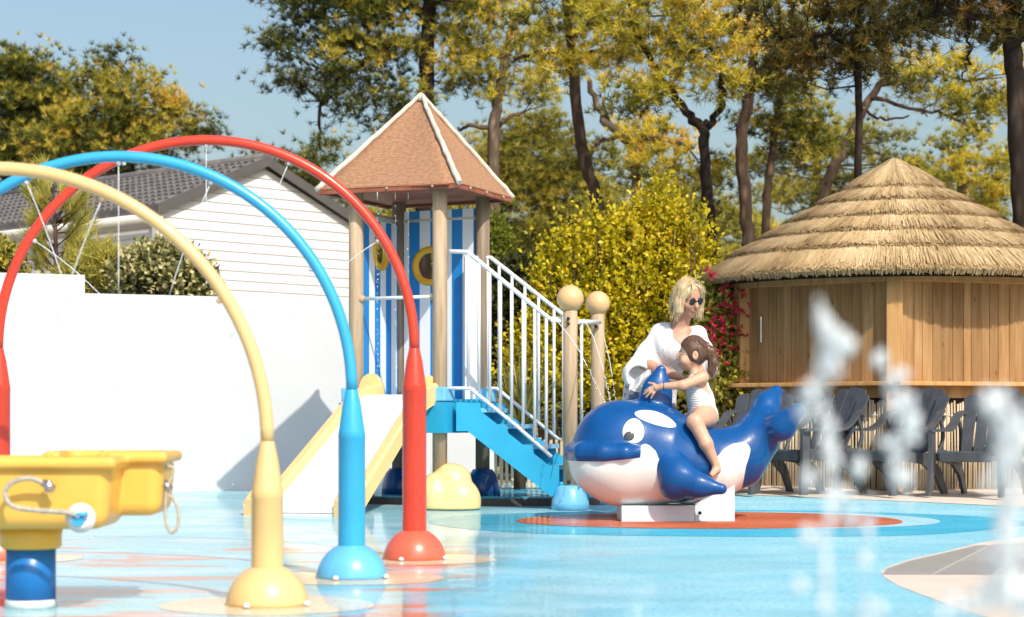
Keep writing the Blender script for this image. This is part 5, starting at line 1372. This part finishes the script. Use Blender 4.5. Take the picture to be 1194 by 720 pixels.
for k in range(140):
    a0 = np.array(gp(824 + rng.normal(0, 2), 405 + rng.normal(0, 2), rng.normal(0, .018))); a1 = np.array(gp(830 + rng.normal(0, 3.0), 414 + rng.normal(0, 2), rng.normal(-.01, .02)))
    a2 = np.array(gp(831 + rng.normal(0, 3.6), 427 + rng.normal(0, 3), rng.normal(-.015, .02))); a3 = np.array(gp(830 + rng.normal(0, 4), 438 + rng.normal(0, 4), rng.normal(-.02, .022)))
    cv.append([tuple(v) for v in crv([a0, a1, a2, a3], 4)])
for k in range(46):
    a0 = np.array(gp(804 + rng.uniform(-4, 10), 395.5 + rng.uniform(0, 2), rng.normal(-.03, .02))); a1 = np.array(gp(813 + rng.uniform(-4, 5), 398 + rng.uniform(-1, 4), rng.uniform(-.085, -.05))); a2 = np.array(gp(823 + rng.uniform(-2, 3), 405 + rng.uniform(-2, 4), rng.normal(-.02, .02)))
    cv.append([tuple(v) for v in crv([a0, a1, a2], 4)])
strands('loose_hair', MT['hair_brown'], hr, cv, .0015)

# --- woman behind the whale, leaning over the girl
PD = 13.42
def pp(px, py, dy=0.0): return (XX(px, PD), PD + dy, ZZ(py, PD))
wom = empty('person', (XX(757, PD), PD, gz(PD)), 'blond woman in a white tunic and sunglasses leaning over the whale', 'person')
s = SDF()
s.ell(pp(757, 455), (.155, .12, .13), .06)
s.cap(pp(759, 445), pp(780, 405, -.14), .125, .13, .08, sc3=(1, 1.2, 1))
s.cap(pp(769, 390, -.10), pp(810, 393, -.22), .050, .048, .06)
s.ell(pp(787, 406, -.19), (.125, .085, .09), .06)
s.cap(pp(789, 386, -.17), pp(796, 366, -.21), .055, .05, .03)
hd = pp(798, 350, -.24); tl_ = R(18)
# head turned three quarters to the right and tipped down: local frame
hz = Vector((.16, -.34, .93)).normalized(); hf = Vector((.56, -.72, -.52)); hf = (hf - hz * hf.dot(hz)).normalized(); hx = hf.cross(hz).normalized()
HM = np.array([[hx.x, hf.x, hz.x], [hx.y, hf.y, hz.y], [hx.z, hf.z, hz.z]])   # columns: right, forward, up
def hp(r_, f_, u_): return tuple(np.array(hd) + HM @ np.array([r_, f_, u_]))
s.ell(hd, (.076, .092, .112), .02, rot=HM)
s.ell(hp(0, .030, -.055), (.056, .060, .062), .03, rot=HM)
s.ell(hp(0, .068, -.095), (.024, .022, .02), .02, rot=HM)
s.cap(hp(0, .090, .005), hp(0, .107, -.028), .010, .0145, .01)
s.ell(hp(0, .088, -.056), (.024, .014, .007), .006, rot=HM); s.ell(hp(0, .086, -.067), (.021, .013, .007), .006, rot=HM)
for sg in (-1, 1):
    s.ell(hp(sg * .042, .068, -.028), (.026, .024, .026), .02, rot=HM)
    s.ell(hp(sg * .033, .086, .010), (.018, .012, .011), .006, 's', rot=HM)
    s.ell(hp(sg * .078, -.005, -.012), (.010, .02, .031), .006, rot=HM)
# arms
s.chain([pp(768, 393, -.12), pp(749, 424, -.20), pp(768, 435, -.30), pp(786, 441, -.34)], [.056, .043, .036, .026], .03)
s.chain([pp(811, 394, -.22), pp(822, 424, -.24), pp(806, 441, -.30)], [.053, .042, .027], .03)
hand(s, pp(786, 441, -.34), pp(794, 445, -.36), [(pp(806, 450, -.37), (.018, 0, .012)), (pp(807, 453, -.37), (.018, 0, .002)), (pp(805, 456, -.37), (.016, 0, -.008)), (pp(801, 457, -.37), (.01, 0, -.016))], pp(800, 440, -.39), .0095)
hand(s, pp(806, 441, -.30), pp(800, 446, -.31), [(pp(790, 452, -.32), (-.016, 0, .01)), (pp(790, 455, -.32), (-.016, 0, .0)), (pp(792, 458, -.32), (-.014, 0, -.008)), (pp(796, 459, -.32), (-.008, 0, -.014))], pp(796, 440, -.33), .0095)
for sg, fx in ((-1, 750), (1, 768)):
    zk = .46; ft = (XX(fx, PD), PD + .02 + .05 * sg, gz(PD) + .055); kn = (XX(fx + 1, PD), PD - .03 + .05 * sg, zk)
    s.chain([pp(757 + sg * 9, 462, .02 * sg), kn, ft], [.098, .062, .04], .04)
    fw = (ft[0] + .06 * sg + .02, ft[1] - .15, gz(PD) + .028); s.cap((ft[0], ft[1] + .02, gz(PD) + .035), fw, .034, .028, .02)
    for k in range(5): s.cap((fw[0] + (k - 2) * .014, fw[1], fw[2] - .006), (fw[0] + (k - 2) * .016, fw[1] - .045 + abs(k - 1) * .006, gz(PD) + .014), .011, .009, .004)
s.build('body', .0085, MT['skin_woman'], wom)
# floral trousers
t = SDF(); t.ell(pp(757, 456), (.168, .135, .14), .06)
for sg, fx in ((-1, 750), (1, 768)): t.chain([pp(757 + sg * 9, 462, .02 * sg), (XX(fx + 1, PD), PD - .03 + .05 * sg, .46), (XX(fx, PD), PD + .02 + .05 * sg, .22)], [.115, .085, .08], .04)
t.plane(pp(757, 440), (0, 0, 1)); t.plane((0, 0, .24), (0, 0, -1))
def floral():
    m, n, b, o = newmat('floral_cloth'); v = nd(n, 'ShaderNodeTexVoronoi'); v.inputs['Scale'].default_value = 26; n.links.new(coords(n), v.inputs['Vector'])
    sp = nd(n, 'ShaderNodeSeparateColor'); n.links.new(v.outputs['Color'], sp.inputs[0])
    c = ramp(n, sp.outputs[0], [(0, (.10, .13, .28)), (.3, (.5, .30, .33)), (.5, (.62, .57, .55)), (.75, (.16, .2, .36)), (1, (.45, .17, .22))])
    c.node.color_ramp.interpolation = 'CONSTANT'; n.links.new(c, b.inputs['Base Color']); b.inputs['Roughness'].default_value = .85; return m
t.build('floral_trousers', .012, floral(), wom)
# white tunic with wide sleeves
t = SDF()
t.cap(pp(757, 470, .02), pp(759, 448), .185, .165, .05, sc3=(1, 1.15, 1)); t.cap(pp(759, 448), pp(780, 405, -.14), .155, .150, .06, sc3=(1, 1.15, 1))
t.cap(pp(769, 389, -.10), pp(810, 392, -.22), .058, .056, .05)
t.ell(pp(786, 407, -.19), (.138, .098, .10), .05)
t.chain([pp(768, 391, -.12), pp(755, 414, -.17), pp(744, 438, -.20)], [.056, .078, .118], .03, sc3=(1, 1.35, 1))
t.chain([pp(811, 393, -.22), pp(818, 412, -.23), pp(821, 430, -.24)], [.054, .066, .08], .03, sc3=(1.2, 1.2, 1))
t.cap(pp(742, 440, -.24), pp(752, 446, -.30), .065, .06, .03, 's')
t.chain([pp(791, 371, -.27), pp(790, 388, -.31), pp(789.5, 410, -.32)], [.112, .082, .02], .012, op='s')
t.cap(pp(795, 366, -.21), pp(790, 383, -.19), .066, .064, .01, 's')
t.plane(pp(735, 452, 0), (-.45, 0, -1)) if False else None
def hem(P):
    x = P[..., 0]; z = P[..., 2]; wob = .012 * np.sin(P[..., 0] * 60) + .01 * np.sin(P[..., 1] * 47 + 1)
    zs = ZZ(474, PD); body_h = zs - z
    a = np.array(pp(728, 452)); b = np.array(pp(757, 430)); sl_ = a[2] + (x - a[0]) / (b[0] - a[0]) * (b[2] - a[2])
    sleeve = np.where((x < XX(744, PD)) & (P[..., 1] < PD - .19), sl_ - z, -1.0)
    return np.maximum(body_h, sleeve) + wob
t.add(hem, [-1e3] * 3, [1e3] * 3, .004, 'i')
def tunic_mat():
    m, n, b, o = newmat('white_eyelet_cotton'); co = coords(n); v = nd(n, 'ShaderNodeTexVoronoi'); v.inputs['Scale'].default_value = 55; n.links.new(co, v.inputs['Vector'])
    f = noise(n, co, 7, 3); hol = math1(n, 'MULTIPLY', ramp(n, v.outputs['Distance'], [(.16, (1, 1, 1)), (.26, (0, 0, 0))]), ramp(n, f, [(.45, (0, 0, 0)), (.6, (1, 1, 1))]))
    n.links.new(mixc(n, math1(n, 'MULTIPLY', hol, .6), (.72, .72, .73), (.40, .34, .32)), b.inputs['Base Color']); b.inputs['Roughness'].default_value = .9
    fold = noise(n, coords(n, (1, 1, .25)), 16, 3); bump(n, b, math1(n, 'SUBTRACT', fold, math1(n, 'MULTIPLY', hol, .3)), .6, .02); return m
tun = t.build('tunic', .009, tunic_mat(), wom)
# zigzag lace edge of the sleeve
m = MB(); V_, F_ = [], []
for k in range(26):
    u = k / 25; c = np.array(pp(731 + 25 * u, 449.5 - 18.5 * u, -.30 + .03 * math.sin(u * 9))); lo = c + np.array([-.006, 0, -.03 - .022 * (k % 2)]); V_ += [c + np.array([.004, 0, .012]), lo]
m.add([Vector(v) for v in V_], [(2 * k, 2 * k + 1, 2 * k + 3, 2 * k + 2) for k in range(25)]); m.build('lace_edge', tun.data.materials[0], tun)
# sunglasses
m = MB()
Mrot = Matrix([[HM[i][j] for j in range(3)] for i in range(3)]) @ Matrix.Rotation(R(-90), 3, 'X')
for sg in (-1, 1): m.lathe([(.0235, 0), (.0245, .003), (.0225, .007)], hp(sg * .032, .096 - .006, .006), 20, Mrot)
m.tube([hp(-.012, .100, .010), hp(0, .104, .013), hp(.012, .100, .010)], .003, 6)
for sg in (-1, 1): m.tube([hp(sg * .054, .090, .010), hp(sg * .076, .04, .010), hp(sg * .08, -.01, .004)], .0028, 6)
m.build('sunglasses', MT['black'], wom)
m = MB(); m.tube([hp(-.022, .097, -.0585), hp(0, .105, -.0615), hp(.022, .097, -.0585)], [.002, .005, .002], 6); m.build('mouth', MT['lips'], wom)
# hair: cap, two curtains, loose strands
t = SDF(); t.ell(hp(0, -.012, .018), (.090, .102, .110), .02, rot=HM)
t.chain([hp(-.07, .0, .06), hp(-.098, -.005, -.03), hp(-.105, .01, -.095), hp(-.10, .02, -.12)], [.04, .042, .034, .012], .03)
t.chain([hp(.07, .01, .06), hp(.088, .02, -.03), hp(.085, .035, -.08), hp(.08, .04, -.105)], [.035, .032, .026, .01], .03)
t.ell(hp(0, -.06, -.06), (.085, .06, .10), .04, rot=HM)
t.ell(hp(0, .115, -.035), (.068, .085, .125), .012, 's', rot=HM); t.ell(hp(.01, .10, .06), (.03, .03, .05), .012, 's', rot=HM)
hr = t.build('hair', .008, MT['hair_blond'], wom)
cv = []
for k in range(420):
    sg = -1 if rng.uniform() < .62 else 1; f0 = rng.uniform(-.06, .05)
    a0 = hp(sg * rng.uniform(0, .03), f0, .128 + rng.normal(0, .004)); a1 = hp(sg * rng.uniform(.08, .10), f0 * .8 + .01, .05 + rng.normal(0, .01)); a2 = hp(sg * (.105 + rng.normal(0, .012)), f0 * .6 + .01, -.06 + rng.normal(0, .02)); a3 = hp(sg * (.098 + rng.normal(0, .016)), f0 * .5 + .02 + rng.normal(0, .02), -.125 + rng.normal(0, .016))
    cv.append([tuple(v) for v in crv([a0, a1, a2, a3], 4)])
for k in range(26):                       # fringe
    sq_ = -1 if k % 3 else 1; a0 = hp(.02, .03, .122); a1 = hp(sq_ * rng.uniform(.03, .055), .085, .082 + rng.normal(0, .006)); a2 = hp(sq_ * rng.uniform(.06, .08), .075, .035 + rng.normal(0, .012)); cv.append([tuple(v) for v in crv([a0, a1, a2], 4)])
strands('loose_hair', MT['hair_blond'], hr, cv, .0017)

# ------------------------------------------------------------------ ground fountains close to the camera
def ico():
    bm = bmesh.new(); bmesh.ops.create_icosphere(bm, subdivisions=2, radius=1); bm.verts.index_update(); v = np.array([q.co[:] for q in bm.verts]); f = np.array([[q.index for q in fc.verts] for fc in bm.faces]); bm.free(); return v, f
IV, IF = ico()
def spray_mat():
    m, n, b, o = newmat('splashing_water'); b.inputs['Base Color'].default_value = (.95, .98, 1, 1); b.inputs['Roughness'].default_value = .12; b.inputs['IOR'].default_value = 1.33
    b.inputs['Transmission Weight'].default_value = .3; return m
MT['spray'] = spray_mat()
def fountain(label, d, segs):
    """segs: (px, py, rx, ry, count, rmin, rmax) clusters of drops"""
    V, Fs = [], []; n = 0
    for px, py, rx, ry, cnt, r0, r1 in segs:
        for k in range(int(cnt * 1.1)):
            dd = d + rng.normal(0, .03); c = np.array(W(px + rng.normal(0, rx * .5), py + rng.normal(0, ry * .5), dd)); r_ = rng.uniform(r0, r1) * np.array([1, 1, rng.uniform(.9, 2.3)])
            if c[2] < .01: continue
            V.append(IV * r_ * (1 + .15 * np.sin(IV[:, [1, 2, 0]] * 3 + rng.uniform(0, 6))) + c); Fs.append(IF + n); n += len(IV)
    o = np_mesh('fountain_jet', np.concatenate(V), np.concatenate(Fs), MT['spray'], None, True)
    tag(o, label, 'fountain', 'ground fountains close to the camera')
FDp = 1.75
a_ = .0015; b_ = .0044
fountain('left fountain jet of flying drops in front of the chairs', FDp,
   [(960, 372, 12, 18, 14, a_, b_), (972, 395, 16, 20, 26, a_, b_), (985, 405, 10, 14, 10, a_, b_), (965, 430, 16, 18, 20, a_, b_), (950, 460, 18, 16, 24, a_, b_), (938, 482, 10, 10, 8, a_, b_),
    (966, 500, 8, 22, 10, a_, .005), (968, 545, 7, 22, 8, a_, .005), (966, 590, 7, 30, 10, a_, .004), (963, 640, 7, 30, 10, a_, .004), (962, 700, 7, 40, 12, a_, .004), (962, 800, 8, 80, 24, a_, .004), (960, 1000, 8, 120, 30, a_, .004), (960, 1180, 10, 60, 16, a_, .004), (942, 622, 10, 8, 6, a_, .005), (938, 680, 10, 8, 6, a_, .005), (945, 560, 6, 8, 4, a_, .005)])
fountain('middle fountain jet bending left beside the third chair', FDp + .15,
   [(1026, 420, 8, 8, 7, a_, b_), (1045, 438, 12, 16, 14, a_, b_), (1052, 470, 14, 20, 20, a_, b_), (1060, 500, 14, 20, 22, a_, b_), (1045, 530, 12, 20, 16, a_, b_), (1055, 560, 10, 16, 12, a_, b_), (1000, 545, 12, 16, 8, a_, .006), (985, 590, 14, 20, 8, a_, .006),
    (1012, 610, 8, 30, 9, a_, .0045), (1010, 670, 9, 30, 9, a_, .0045), (1012, 720, 12, 20, 10, a_, .005), (1012, 820, 10, 80, 22, a_, .004), (1012, 1000, 10, 110, 26, a_, .004), (1012, 1120, 10, 50, 12, a_, .004)])
fountain('right fountain jet, the broadest column of water at the picture edge', FDp - .2,
   [(1165, 470, 18, 18, 20, a_, b_), (1180, 495, 22, 20, 32, a_, b_), (1175, 530, 18, 24, 30, a_, b_), (1180, 570, 14, 26, 26, a_, b_), (1172, 610, 12, 26, 20, a_, b_), (1175, 650, 16, 24, 26, a_, b_), (1165, 690, 24, 20, 36, a_, b_), (1120, 705, 26, 14, 16, a_, .0055), (1190, 700, 20, 24, 30, a_, b_),
    (1172, 800, 18, 70, 44, a_, .005), (1172, 960, 16, 100, 44, a_, .005), (1172, 1150, 16, 90, 34, a_, .005), (1150, 560, 8, 10, 5, a_, .005)])
